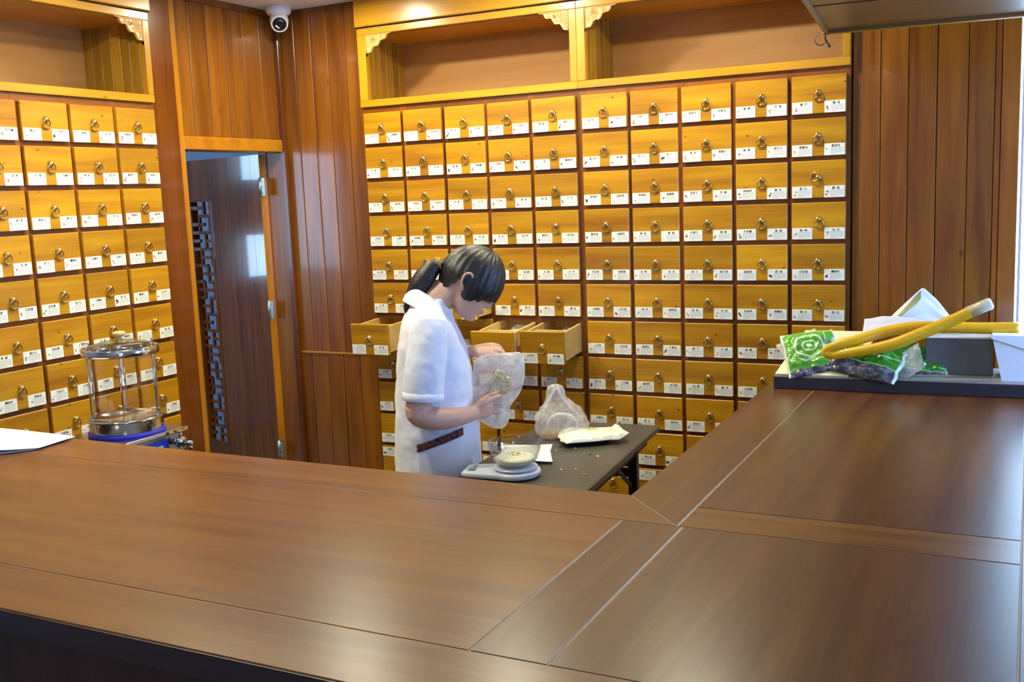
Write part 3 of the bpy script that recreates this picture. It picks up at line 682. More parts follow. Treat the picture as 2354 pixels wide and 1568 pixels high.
# ------------------------------------------------------------------ papers on the counter, left
M_PAPER = plain('white_paper', srgb(240, 240, 238), .6, var=.01)
M_PAPERB = plain('pale_grey_paper', srgb(206, 208, 216), .6, var=.02)
pts = [(-.05, -1.975), (.388, -1.992), (.408, -2.145), (.335, -2.235), (-.05, -2.262)]
def sheet(name, outline, z, th, mt, amp=.0, seed=0, n=26, curl=None):
    """a sheet of paper: outline filled by a fine grid, gently wavy"""
    bm = bmesh.new(); vs = [bm.verts.new((x, y, z)) for x, y in outline]; bm.faces.new(vs)
    bmesh.ops.triangulate(bm, faces=bm.faces); bmesh.ops.subdivide_edges(bm, edges=bm.edges, cuts=7, use_grid_fill=True)
    for v in bm.verts:
        v.co.z += amp*(nz(v.co, 9, seed)+.6)*.8
        if curl: v.co.z += curl(v.co.x, v.co.y)
    bmesh.ops.recalc_face_normals(bm, faces=bm.faces)
    me = bpy.data.meshes.new(name); bm.to_mesh(me); bm.free(); me.materials.append(mt)
    for p in me.polygons: p.use_smooth = True
    o = link(name, me); mod_solid(o, th, 1); return o
tag(sheet('paper_sheet', [(x*.99-.012, y-.01) for x, y in pts], 1.0012, .0015, M_PAPERB, .002, 3), 'grey underside sheet beneath the white papers at the counter end', 'paper', 'papers on the counter')
tag(sheet('paper_sheet', pts, 1.0055, .0012, M_PAPER, .003, 5, curl=lambda x, y: .022*max(0, (-2.14-y)/.1)**1.4*.5), 'top white paper sheet lying on the counter at its left end', 'paper', 'papers on the counter')

# ------------------------------------------------------------------ black folding table
M_TBL = plain('black_table_laminate', srgb(76, 72, 64), .36, var=.25, scale=7, bump=.02)
M_TBE = plain('black_table_edge', srgb(40, 38, 36), .35)
M_TBM = plain('black_painted_steel', srgb(34, 33, 31), .4, metal=.3)
TA = math.radians(4.3)
tb = empty('folding_table', (1.761, -.255, 0), TA); tag(tb, 'black folding table with steel legs, standing behind the counter corner', 'table')
TW, TL = .49, 1.2
mb = MB(); mb.box(-TW, -TL, .728, 0, 0, .75, 0, 0, .0015); mb.build('tabletop', M_TBL, tb)
mb = MB(); mb.box(-.0005, -TL, .727, .003, 0, .7485, 0, 0, .0008); mb.box(-TW-.003, -TL, .727, -TW+.0005, 0, .7485, 0, 0, .0008); mb.build('edge_strip', plain('worn_edge_strip', srgb(120, 116, 108), .35, metal=.4, var=.3, scale=30), tb)
mb = MB(); mb.box(-.05, -TL+.1, .69, -.025, -.1, .728); mb.box(-TW+.025, -TL+.1, .69, -TW+.05, -.1, .728); mb.build('apron_rail', M_TBM, tb)
for y in (-.27, -TL+.2):
    for x in (-.055, -TW+.03):
        mb = MB(); mb.box(x, y-.0125, .0, x+.035, y+.0225, .727, 0, 0, .002); mb.build('leg', M_TBM, tb)
    mb = MB(); mb.box(-TW+.06, y, .60, -.05, y+.012, .635); mb.build('cross_bar', M_TBM, tb)
    mb = MB(); sg = -1 if y > -.6 else 1
    mb.prism([(-.045, y, .55), (-.033, y, .55), (-.033, y+sg*.24, .70), (-.045, y+sg*.24, .70)], (0, 0, .014)); mb.prism([(-TW+.04, y, .55), (-TW+.052, y, .55), (-TW+.052, y+sg*.24, .70), (-TW+.04, y+sg*.24, .70)], (0, 0, .014))
    fixn(mb.build('folding_brace', M_TBM, tb))
ZTB = .7505
def scraps(name, mt, pts, size, label, cat, seed=1, parent=None, flat=.35, tilt=.6):
    rr = random.Random(seed); mb = MB()
    for p in pts:
        s_ = size*rr.uniform(.6, 1.4); Mx = Matrix.Rotation(rr.uniform(0, 6.3), 3, 'Z') @ Matrix.Rotation(rr.uniform(-tilt, tilt), 3, 'X')
        n = 7; q = [Mx @ Vector((s_*rr.uniform(.5, 1.1)*cos(2*pi*i/n), s_*.7*rr.uniform(.5, 1.1)*sin(2*pi*i/n), 0)) for i in range(n)]
        mb.prism([Vector(p)+v for v in q], Mx @ Vector((0, 0, s_*flat)))
    o = fixn(mb.build(name, mt)); tag(o, label, cat, kind='stuff'); return o
M_HERB = plain('dried_herb_slices', srgb(222, 204, 140), .8, var=.35, scale=70)
M_HERB2 = plain('dried_yellow_root', srgb(186, 146, 66), .8, var=.35, scale=90)
rr = random.Random(12)
scraps('herb_scraps', plain('pale_scraps', srgb(190, 186, 170), .8), [(1.60+rr.uniform(-.1, .2), -.80+rr.uniform(-.25, .16), ZTB+.001) for _ in range(14)], .006, 'tiny pale herb scraps scattered over the black table', 'scraps', 4, flat=.12)

# kitchen scale, bowl and powder
M_SCALE = plain('scale_white_plastic', srgb(226, 230, 238), .3)
ks = empty('kitchen_scale', (1.535, -1.135, ZTB), math.radians(14)); tag(ks, 'white kitchen scale with a round platform under the glass bowl', 'scale')
def outline(r, tip, hw, n=26):
    p = []
    for i in range(n+1):
        a = -2.1+4.2*i/n; p.append((r*cos(a), r*sin(a)))
    p += [(tip+.012, hw), (tip, hw-.012), (tip, -hw+.012), (tip+.012, -hw)]
    return p
mb = MB()
rings = [[(x*k, y*k, z) for x, y in outline(.088, -.185, .058)] for k, z in ((.94, .004), (1.0, .008), (1.0, .019), (.97, .024))]
mb.loft(rings); mb.loft([[(x*k, y*k, z) for x, y in outline(.07, -.15, .045)] for k, z in ((.9, 0), (.9, .005))])
mb.build('scale_body', M_SCALE, ks)
mb = MB(); mb.lathe([(.03, .0245), (.03, .030), (.074, .030), (.077, .032), (.077, .036), (.0001, .036)], n=48); mb.build('weighing_platform', M_SCALE, ks)
mb = MB(); mb.box(-.165, -.036, .0243, -.138, -.004, .0252, 0); mb.build('display', plain('scale_display', srgb(96, 108, 110), .2), ks)
mb = MB()
for y in (.012, .032): mb.lathe([(.007, .0242), (.007, .0258), (.0001, .0260)], (-.150, y, 0), 14)
mb.build('buttons', plain('scale_button_grey', srgb(150, 156, 166), .4), ks)
bz = ZTB+.0366
bw = MB(); bw.lathe([(.0001, 0), (.042, 0), (.060, .006), (.078, .026), (.088, .056), (.0925, .086), (.0925, .090), (.0895, .089), (.085, .058), (.075, .030), (.058, .011), (.040, .006), (.0001, .0055)], n=56, cap=False)
tag(bw.build('glass_bowl', thin_glass('bowl_glass', (.93, .94, .92, 1), .9), None, (1.535, -1.135, bz)), 'clear glass bowl of herb powder standing on the kitchen scale', 'bowl')
pb = MB(); pb.lathe([(.0001, .0065), (.045, .0075), (.064, .016), (.072, .026), (.0735, .030), (.06, .036), (.03, .041), (.0001, .043)], n=40, cap=False)
tag(pb.build('herb_powder', plain('cream_powder', srgb(238, 234, 208), .85, bump=.4, bscale=160), None, (1.535, -1.135, bz)), 'cream herb powder heaped in the glass bowl', 'herbs', kind='stuff')
rr = random.Random(5)
gp = []
for _ in range(90):
    a, q = rr.uniform(0, 6.28), .05*math.sqrt(rr.random()); gp.append((1.535+q*cos(a), -1.135+q*sin(a), bz+.0425-.006*(q/.05)**2*1.4))
scraps('herb_grains', M_HERB2, gp, .0042, 'yellow herb grains sprinkled on the powder in the bowl', 'herbs', 6)

# paper slips behind the bowl
tag(sheet('paper_sheet', [(1.30, -.765), (1.475, -.69), (1.515, -.80), (1.345, -.885)], ZTB+.0008, .0008, M_PAPER, .003, 2), 'white paper slip lying flat on the black table behind the bowl', 'paper', 'paper slips on the table')
tag(sheet('paper_sheet', [(1.44, -.86), (1.535, -.84), (1.595, -.955), (1.49, -.99)], ZTB+.006, .0008, M_PAPER, .012, 8), 'small curled white paper slip beside the bowl on the black table', 'paper', 'paper slips on the table')

# white packet on a dark pad
pk = MB()
def packet_fn(u, v, top):
    x = (u-.5)*.26; y = (v-.5)*.175; e = min(1, min(u, 1-u)*7)*min(1, min(v, 1-v)*7); e = max(0, e)**.5
    x += .018*nz((u*3, v*3, 0), 1, 4); y += .012*nz((u*3, v*3, 5), 1, 9)
    h = .026*e*(.75+.5*nz((u*4, v*4, 2), 1, 2)) + .006*nz((u*11, v*11, 7), 1, 1)*e
    z = (.004+h) if top else .002+.001*e
    if u > .86: z += (u-.86)*.10; y += (u-.86)*.25
    return Vector((x, y, z))
pk.grid(lambda u, v: packet_fn(u, v, True), 44, 32, 0); pk.grid(lambda u, v: packet_fn(u, 1-v, False), 44, 32, 0)
def packet_mat():
    mt, N, L, P = base_mat('crinkled_packet'); P.inputs['Roughness'].default_value = .35
    tc = N.new('ShaderNodeTexCoord'); n1 = N.new('ShaderNodeTexNoise'); n1.inputs['Scale'].default_value = 22; n1.inputs['Detail'].default_value = 3
    L.new(tc.outputs['Object'], n1.inputs['Vector'])
    gr = N.new('ShaderNodeTexGradient'); gr.gradient_type = 'SPHERICAL'; mp = N.new('ShaderNodeMapping'); mp.inputs['Location'].default_value = (-.10, -.35, 0); mp.inputs['Scale'].default_value = (14, 16, 4)
    L.new(tc.outputs['Object'], mp.inputs['Vector']); L.new(mp.outputs[0], gr.inputs['Vector'])
    cr = N.new('ShaderNodeValToRGB'); cr.color_ramp.elements[0].color = srgb(242, 243, 222); cr.color_ramp.elements[0].position = .60; cr.color_ramp.elements[1].color = srgb(176, 188, 92); cr.color_ramp.elements[1].position = .85
    ml = N.new('ShaderNodeMath'); ml.operation = 'MULTIPLY_ADD'; L.new(gr.outputs['Fac'], ml.inputs[0]); ml.inputs[1].default_value = .45; L.new(n1.outputs['Fac'], ml.inputs[2])
    L.new(ml.outputs[0], cr.inputs[0]); L.new(cr.outputs[0], P.inputs['Base Color'])
    b = N.new('ShaderNodeBump'); b.inputs['Strength'].default_value = .7; b.inputs['Distance'].default_value = .006; n2 = N.new('ShaderNodeTexNoise'); n2.inputs['Scale'].default_value = 30; n2.inputs['Distortion'].default_value = 2
    L.new(tc.outputs['Object'], n2.inputs['Vector']); L.new(n2.outputs['Fac'], b.inputs['Height']); L.new(b.outputs['Normal'], P.inputs['Normal'])
    return mt
pko = fixn(pk.build('herb_packet', packet_mat(), None, (1.600, -.585, ZTB+.0165), (0, 0, math.radians(36))))
tag(pko, 'crumpled white packet with faint green print on the black table', 'packet')
mb = MB(); mb.box(-.085, -.055, 0, .075, .055, .016, 0, 0, .004); tag(mb.build('dark_pad', plain('navy_pad', srgb(30, 36, 56), .4), None, (1.585, -.60, ZTB), (0, 0, math.radians(36))), 'dark navy flat pad under the white packet', 'pad')

# clear bag slumped on the table
M_FILM = film('clear_bag_film', (.95, .94, .92, 1), .36, nscale=16)
M_FILMW = film('milky_bag_film', (.96, .96, .92, 1), .50, nscale=11)
bg = MB()
def bagring(z, rx, ry, cx_=0, cy_=0, w=.012, n=40, seed=1):
    out = []
    for i in range(n):
        a = 2*pi*i/n; k = 1+w/rx*(nz((cos(a)*2.2, sin(a)*2.2, z*22), 1.4, seed)*1.6+.5*sin(a*9+z*60))
        out.append(Vector((cx_+rx*k*cos(a), cy_+ry*k*sin(a), z+.004*nz((cos(a)*3, sin(a)*3, z*30), 1, seed+5))))
    return out
bg.loft([bagring(z, rx, ry, cx_) for z, rx, ry, cx_ in ((.001, .05, .045, 0), (.004, .085, .07, 0), (.02, .103, .085, .0), (.05, .108, .088, .0), (.085, .098, .078, -.003), (.115, .075, .06, -.008), (.14, .05, .042, -.014), (.16, .036, .03, -.018), (.185, .034, .024, -.022), (.205, .024, .014, -.022), (.212, .008, .006, -.022))])
bg.tube([(-.085, -.03, .06), (-.075, -.045, .12), (-.045, -.035, .17), (-.02, -.02, .2), (0, -.03, .165), (.03, -.045, .125), (.06, -.05, .10)], [.010, .015, .012, .01, .010, .014, .008], 12, sub=4, flat=(.35, 1))
bg.tube([(-.06, -.07, .02), (-.065, -.075, .07), (-.03, -.08, .108), (.03, -.078, .10), (.055, -.075, .06), (.03, -.085, .03)], [.006, .010, .009, .009, .008, .005], 12, sub=4, flat=(.4, .9))
tag(bg.build('plastic_bag', M_FILM, None, (1.452, -.545, ZTB), (0, 0, .5)), 'clear knotted plastic bag slumped on the far part of the black table', 'bag')
rr = random.Random(9)
scraps('herb_pieces', M_HERB2, [(1.452+rr.gauss(-.02, .03), -.545+rr.gauss(-.03, .022), ZTB+.008+abs(rr.gauss(0, .006))) for _ in range(40)], .010, 'brown herb pieces at the bottom of the knotted clear bag', 'herbs', 8)

# ------------------------------------------------------------------ packets inside the open drawers
def pillow(name, mt, loc, rot, sx, sy, sz, seed, label, cat, group=None, taper=0.):
    mb = MB(); n = 22
    def fn(u, v, sg):
        e = max(0, min(1, min(u, 1-u)*5)*min(1, min(v, 1-v)*5))**.5
        return Vector(((u-.5)*sx*(1+.07*nz((v*5, u*2, seed), 1)), (v-.5)*sy*(1+.07*nz((u*5, v*2, seed+3), 1))*(1-taper*u), sg*(sz/2*e*(.8+.5*nz((u*4, v*4, seed), 1.2))+.0006)+.004*nz((u*7, v*7, seed+2), 1)))
    mb.grid(lambda u, v: fn(u, v, 1), n, n); mb.grid(lambda u, v: fn(1-u, v, -1), n, n)
    o = fixn(mb.build(name, mt, None, loc, rot)); tag(o, label, cat, group); return o
def din(col, r, x, y, z): # a point inside an open drawer of the back cabinet behind the person
    return (.1895+CX0+(col-1)*PX+x, .018+y, Z1-(r-1)*PZ-DHH+z)
pillow('herb_packet', M_FILMW, din(4, 7, .10, -.045, .062), (.25, .1, .2), .15, .12, .06, 3, 'milky plastic herb packet lying in the open drawer beside the bag held by the person', 'packet', 'packets in the open drawers')
pillow('herb_packet', M_FILMW, din(4, 7, .12, .01, .085), (.5, .1, -.3), .13, .10, .04, 8, 'milky plastic packet at the back of the same open drawer, leaning up', 'packet', 'packets in the open drawers')
pillow('herb_packet', film('grey_packet_film', (.62, .62, .58, 1), .6), din(5, 7, .135, .02, .075), (.35, .1, .1), .09, .10, .06, 5, 'grey plastic packet in the rightmost open drawer', 'packet', 'packets in the open drawers')

# ------------------------------------------------------------------ things piled on the right counter
TR = math.atan2(.029, .801)
M_SLABT = plain('grey_slab_top', srgb(150, 150, 146), .35, var=.1)
M_CREAM = plain('cream_board', srgb(236, 222, 180), .5, var=.05)
ty = empty('flat_tray', (2.311, -.606, 1.0), TR); tag(ty, 'long flat dark tray with a grey top on the far end of the counter', 'tray')
mb = MB(); mb.box(0, 0, 0, .93, .30, .0445, 0, 0, .002); mb.build('tray_base', plain('dark_tray_side', srgb(48, 44, 48), .4), ty)
mb = MB(); mb.box(.003, .003, .0445, .927, .297, .0465, 0); mb.build('tray_top', M_SLABT, ty)
def tp(x, y, z): # from the tray's own corner to the room
    return Vector((2.311+x*cos(TR)-y*sin(TR), -.606+x*sin(TR)+y*cos(TR), 1.0465+z))
mb = MB(); mb.prism([(0, 0, 0), (.25, 0, 0), (.33, .20, .13), (.075, .20, .13)], (0, -.003, .005))
tag(fixn(mb.build('cardboard_sheet', M_CREAM, None, tp(.004, .012, .001), (0, 0, TR))), 'cream cardboard sheet leaning under the green bags on the tray', 'cardboard')

def green_bag(name, loc, rot, sx, sy, sz, seed, label, clear_from, pattern):
    """printed plastic bag: green print on the upper face, clear strip along its lower edge with the contents showing"""
    mb = MB(); nu, nv = (120, 100) if pattern else (80, 60)
    def P_(u, v, sg):
        e = max(0, min(1, min(u, 1-u)*4.5)*min(1, min(v, 1-v)*4.5))**.55
        bump = .007*nz((u*9, v*9, seed), 1)+.010*nz((u*4, v*4, seed+4), 1)
        return Vector(((u-.5)*sx*(1+.06*nz((v*4, 0, seed), 1)), (v-.5)*sy*(1+.05*nz((u*4, 1, seed), 1)), sg*(sz/2*e)+bump*(e if sg > 0 else .3)+.0008*sg))
    def col(u, v):
        if u < .035 or u > .965 or v > .965: return 1
        if v < clear_from: return 2
        if pattern:
            a, b = (u-.48)/.30, (v-.60)/.26
            r = math.hypot(a, b)
            if .86 < r < 1.0 or r < .18 or (.40 < r < .50): return 1
            if abs(v-.30) < .05 and .22 < u < .5 and (abs((u-.36))*.55 < (v-.25) and abs(u-.36)*.55 > (v-.25)-.025): return 1
            if abs(u-.80) < .008 or abs(v-.28) < .006 and u > .55: return 1
        else:
            if abs(v-(.55+.25*(u-.5))) < .008 or abs(v-clear_from-.03) < .006: return 1
        return 0
    for j in range(nv):
        for i in range(nu):
            u0, u1, v0, v1 = i/nu, (i+1)/nu, j/nv, (j+1)/nv
            mb.add([P_(u0, v0, 1), P_(u1, v0, 1), P_(u1, v1, 1), P_(u0, v1, 1)], [(0, 1, 2, 3)], col((u0+u1)/2, (v0+v1)/2), 0, True)
    mb.grid(lambda u, v: P_(1-u, v, -1), nu, nv, 0)
    o = mb.build(name, [M_LIME if pattern else M_GRN, M_BAGW, M_BEAN], None, loc, rot)
    bm = bmesh.new(); bm.from_mesh(o.data); bmesh.ops.remove_doubles(bm, verts=bm.verts, dist=.0002); bm.to_mesh(o.data); bm.free()
    return tag(o, label, 'bag', 'green printed bags on the tray')
M_GRN = plain('green_printed_film', srgb(40, 140, 20), .2, coat=.6, var=.2, scale=14, bump=.35, bscale=34)
M_LIME = plain('lime_printed_film', srgb(92, 170, 44), .2, coat=.6, var=.2, scale=14, bump=.35, bscale=34)
M_BAGW = plain('white_film_print', srgb(216, 228, 214), .25, coat=.5, var=.08, bump=.35, bscale=34)
def bean_mat():
    mt, N, L, P = base_mat('beans_under_film'); P.inputs['Roughness'].default_value = .18; P.inputs['Coat Weight'].default_value = .7
    tc = N.new('ShaderNodeTexCoord'); v = N.new('ShaderNodeTexVoronoi'); v.inputs['Scale'].default_value = 46; L.new(tc.outputs['Object'], v.inputs['Vector'])
    cr = N.new('ShaderNodeValToRGB'); cr.color_ramp.elements[0].color = srgb(132, 128, 134); cr.color_ramp.elements[0].position = .1; cr.color_ramp.elements[1].color = srgb(58, 64, 74); cr.color_ramp.elements[1].position = .7
    L.new(v.outputs['Distance'], cr.inputs[0]); L.new(cr.outputs[0], P.inputs['Base Color'])
    b = N.new('ShaderNodeBump'); b.invert = True; b.inputs['Strength'].default_value = .8; b.inputs['Distance'].default_value = .01; L.new(v.outputs['Distance'], b.inputs['Height']); L.new(b.outputs['Normal'], P.inputs['Normal'])
    return mt
M_BEAN = bean_mat()
rd = math.radians
green_bag('green_bag', tp(.118, .075, .070), (rd(47), rd(-6), rd(20)), .185, .185, .055, 2, 'lime green printed bag leaning at the open end of the tray', .13, True)
green_bag('green_bag', tp(.305, .055, .052), (rd(36), rd(9), rd(-10)), .25, .15, .055, 6, 'dark green bag of dark beans lying at the front edge of the tray', .30, False)
green_bag('green_bag', tp(.475, .165, .045), (rd(50), rd(6), rd(4)), .20, .12, .04, 11, 'smooth green bag squeezed between the bean bag and the grey box', .08, False)
pillow('white_bag', M_FILMW, tp(.085, .15, .075), (rd(40), rd(-20), rd(35)), .16, .13, .05, 13, 'white translucent bag end sticking up behind the lime green bag', 'bag')
pillow('plastic_bag', M_FILM, tp(.445, .055, .05), (rd(66), rd(-35), rd(-28)), .12, .10, .018, 17, 'crumpled clear plastic wrapper in front of the grey box', 'bag')

# grey box and white foam box
gb = empty('grey_box', tp(.495, .140, 0), TR); tag(gb, 'plain grey metal box standing on the tray beneath the yellow hose', 'box')
mb = MB(); mb.box(0, 0, 0, .215, .12, .125, 0, 0, .002); mb.build('box_body', plain('grey_enamel', srgb(104, 104, 108), .4), gb)
mb = MB(); mb.box(-.002, -.003, .1255, .217, .122, .130, 0, 0, .0015); mb.build('box_lid', plain('pale_box_lid', srgb(200, 204, 206), .35), gb)
fb = empty('white_foam_box', tp(.735, .055, 0), TR); tag(fb, 'white foam box with a slanting lid at the window end of the tray', 'box')
mb = MB(); mb.prism([(0.0, 0, .0), (.17, 0, .0), (.17, 0, .08), (-.02, 0, .145), (-.03, 0, .14)], (0, .16, 0)); fixn(mb.build('box_body', plain('white_foam', srgb(226, 232, 236), .6, bump=.1, bscale=120), fb))
mb = MB(); mb.prism([(-.035, -.006, .142), (-.03, -.006, .152), (.18, -.006, .152), (.18, -.006, .074), (.172, -.006, .074)], (0, .172, 0)); fixn(mb.build('box_lid', plain('white_foam_lid', srgb(236, 242, 246), .55), fb))

# folded yellow hose
M_HOSE = plain('yellow_hose', srgb(226, 172, 10), .35, coat=.3, var=.12, scale=40)
M_HOSEC = plain('hose_inner_pale', srgb(210, 205, 170), .3, coat=.3)
hs = MB()
A = [(3.089, -.44, 1.2135), (2.98, -.445, 1.211), (2.875, -.46, 1.213), (2.778, -.485, 1.215), (2.681, -.50, 1.200), (2.60, -.55, 1.178), (2.540, -.575, 1.163), (2.500, -.585, 1.150), (2.487, -.588, 1.137), (2.505, -.588, 1.124), (2.578, -.585, 1.136), (2.691, -.575, 1.161), (2.774, -.560, 1.194), (2.877, -.53, 1.240), (2.95, -.52, 1.278), (3.003, -.52, 1.304)]
Rr = [.020, .020, .020, .020, .019, .018, .017, .014, .013, .015, .018, .020, .020, .020, .020, .0195]
hs.tube(A, Rr, 18, sub=6, cap=False)
ho = hs.build('yellow_hose', M_HOSE); mod_solid(ho, .003, -1)
tag(ho, 'yellow rubber hose kinked double across the green bags and papers', 'hose')
d = (Vector(A[-1])-Vector(A[-2])).normalized(); e0 = Vector(A[-1])
mb = MB(); mb.tube([e0-d*.075, e0, e0+d*.006], [.0205, .0203, .014], 18); mb.build('hose_end', M_HOSEC, ho)
# papers under the hose
wp = MB()
def pap(u, v):
    x = 2.600+.30*u; t = max(0, 1-abs(u-.60)/.36)
    return Vector((x, -.395+.05*v-.03*sin(u*6)+.01*nz((u*4, v*4, 1), 1), 1.176+.03*sin(u*3.1)+v*(.035+.100*t**1.1)+.008*nz((u*6, v*5, 3), 1)))
wp.grid(pap, 34, 18)
o = wp.build('white_bag', plain('white_printed_paper', srgb(226, 230, 236), .5, var=.03, bump=.3, bscale=30)); mod_solid(o, .0012, 0)
tag(o, 'white paper bag propped upright behind the yellow hose', 'bag')
gp_ = MB(); gp_.grid(lambda u, v: pap(.22+.36*u, .42+.22*v+.30*u)+Vector((0, -.0026, .0)), 14, 5); gp_.build('printed_strip', plain('olive_print', srgb(150, 150, 96), .5, var=.35, scale=60), o)
wp = MB(); wp.grid(lambda u, v: Vector((2.592+.20*u, -.455+.05*v, 1.185-.012*u+.045*v+.018*sin(u*2.6)+.004*nz((u*5, v*5, 8), 1))), 24, 10)
o = wp.build('paper_sheet', plain('lilac_white_paper', srgb(212, 212, 226), .6)); mod_solid(o, .0012, 0); tag(o, 'bent pale lilac paper lying over the upper part of the yellow hose', 'paper')

# ------------------------------------------------------------------ the person
PS = 1.03; PO = Vector((1.123, -1.042, 1.7235*(1-PS))); PA = math.radians(33)
V3 = Vector
HC = V3((.183, 0, 1.418)); hw_ = V3((.766, 0, -.643)); hu = V3((.643, 0, .766)); hy = V3((0, 1, 0))   # head centre, forward, up, her left
def HP(w, y, u): return HC+hw_*w+hy*y+hu*u
def skin_mat():
    mt = plain('skin', srgb(214, 168, 142), .5, var=.05, scale=30, bump=.05, bscale=200)
    P = mt.node_tree.nodes['Principled BSDF']; P.inputs['Subsurface Weight'].default_value = .08; P.inputs['Subsurface Radius'].default_value = (.01, .004, .002); return mt
M_SKIN = skin_mat()
B = MB()
# head: skull, face, jaw
Mh = Matrix((hw_, hy, hu)).transposed()
HEAD = [(-.119, .062, .030, .014), (-.115, .080, .012, .026), (-.106, .088, -.004, .036), (-.092, .0905, -.022, .045), (-.075, .0885, -.040, .053), (-.055, .090, -.056, .0595), (-.030, .0915, -.076, .0655),
        (-.008, .0885, -.090, .0690), (.008, .0885, -.096, .0715), (.024, .0935, -.100, .0735), (.05, .096, -.102, .0755), (.075, .088, -.090, .069), (.095, .070, -.072, .056), (.108, .044, -.052, .042), (.114, .018, -.026, .018)]
rg_ = []
for u, f, b, y in HEAD:
    row = []
    for i in range(44):
        a = 2*pi*i/44; ca, sa = cos(a), sin(a)
        x = (f+b)/2+(f-b)/2*math.copysign(abs(ca)**.92, ca); yy = y*math.copysign(abs(sa)**.88, sa)
        if ca > 0: x -= .004*max(0, 1-abs(u+.004)/.018)*max(0, 1-abs(abs(yy)-.031)/.02)      # eye hollows
        row.append(HP(x, yy, u))
    rg_.append(row)
B.loft(rg_)
B.tube([HP(.086, 0, .026), HP(.091, 0, .004), HP(.104, 0, -.025), HP(.099, 0, -.034), HP(.088, 0, -.037)], [.009, .0100, .0100, .0095, .007], 12, sub=3, round_cap=True)
for sg in (-1, 1): B.ell(HP(.094, sg*.010, -.032), (.009, .0075, .0070), 0, Mh, 12, 8)
B.tube([HP(.082, -.022, -.060), HP(.094, -.008, -.0555), HP(.0955, 0, -.0565), HP(.094, .008, -.0555), HP(.082, .022, -.060)], .0055, 10, sub=3, round_cap=True)
B.tube([HP(.082, -.020, -.066), HP(.093, -.007, -.0685), HP(.094, 0, -.069), HP(.093, .007, -.0685), HP(.082, .020, -.066)], .006, 10, sub=3, round_cap=True)
B.ell(HP(.078, 0, -.100), (.017, .019, .014), 0, Mh, 14, 10)
for sg in (-1, 1):                                               # ears
    E_ = [HP(-.012, sg*.076, -.034), HP(-.008, sg*.082, -.012), HP(-.010, sg*.088, .012), HP(-.024, sg*.092, .026), HP(-.040, sg*.092, .016), HP(-.040, sg*.088, -.006), HP(-.026, sg*.081, -.028), HP(-.014, sg*.077, -.036)]
    B.tube(E_, .0052, 8, sub=3, round_cap=True); B.ell(HP(-.022, sg*.078, -.004), (.017, .006, .026), 0, Mh, 12, 10)
# neck and trunk
B.tube([(.030, 0, 1.26), (.045, 0, 1.34), (.080, 0, 1.378), (.125, 0, 1.405)], [.066, .056, .051, .052], 20, sub=3, round_cap=True)
def ring(z, c, hx, hy_, n=36, yo=0, p=1.15):
    out = []
    for i in range(n):
        a = 2*pi*i/n; ca, sa = cos(a), sin(a)
        out.append(V3((c+hx*math.copysign(abs(ca)**(1/p), ca), yo+hy_*math.copysign(abs(sa)**(1/p), sa), z)))
    return out
B.loft([ring(z, c, a, b) for z, c, a, b in ((.78, .03, .08, .12), (.95, .035, .09, .125), (1.1, .035, .095, .125), (1.22, .03, .09, .15), (1.30, .025, .075, .155), (1.335, .025, .06, .11), (1.36, .03, .04, .05))])
for sg in (-1, 1):                                               # legs and feet
    B.tube([(.03, sg*.075, .86), (.03, sg*.085, .7), (.035, sg*.085, .47), (.015, sg*.085, .30), (.01, sg*.085, .12)], [.085, .078, .055, .052, .036], 18, sub=3, round_cap=True)
    B.tube([(-.02, sg*.085, .10), (.06, sg*.09, .095), (.15, sg*.095, .08)], [.034, .036, .024], 14, sub=3, round_cap=True)
# right arm (towards the viewer) and left arm
RW = V3((.165, -.142, .972))
B.tube([(.022, -.165, 1.295), (.005, -.192, 1.19), (-.018, -.214, 1.06), (-.034, -.222, 1.000), (.020, -.222, .978), (.095, -.196, .972), tuple(RW)], [.050, .047, .044, .040, .040, .034, .0245], 18, sub=4, round_cap=True)
LWr = V3((.172, .020, 1.165))
B.tube([(.022, .165, 1.295), (.015, .200, 1.19), (.004, .222, 1.08), (.02, .232, 1.055), (.11, .165, 1.11), tuple(LWr)], [.050, .047, .044, .040, .034, .0245], 18, sub=4, round_cap=True)
def hand(wrist, fwd, palm_n, spread, fingers, thumb):
    """palm grown from the wrist; each finger its own bent chain, thumb from the side of the palm"""
    f = V3(fwd).normalized(); s_ = V3(spread).normalized(); 
    rings = []
    for t, w2, th in ((-.01, .023, .021), (.015, .028, .019), (.04, .037, .017), (.065, .041, .0155), (.082, .039, .0135), (.088, .034, .009)):
        c = wrist+f*t; n = f.cross(s_).normalized()
        rings.append([c+s_*(w2*cos(2*pi*i/18))+n*(th*sin(2*pi*i/18)) for i in range(18)])
    B.loft(rings)
    for k, (pts, r0) in enumerate(fingers):
        base = wrist+f*.078+s_*(.030-.020*k)
        B.tube([wrist+f*.05+s_*(.026-.017*k), base]+[base+V3(p) for p in pts], [r0, r0]+[r0*.95, r0*.88, r0*.78][:len(pts)], 12, sub=3, round_cap=True)
    B.tube([V3(p) for p in thumb], [.0125, .0115, .010, .0085], 12, sub=3, round_cap=True)
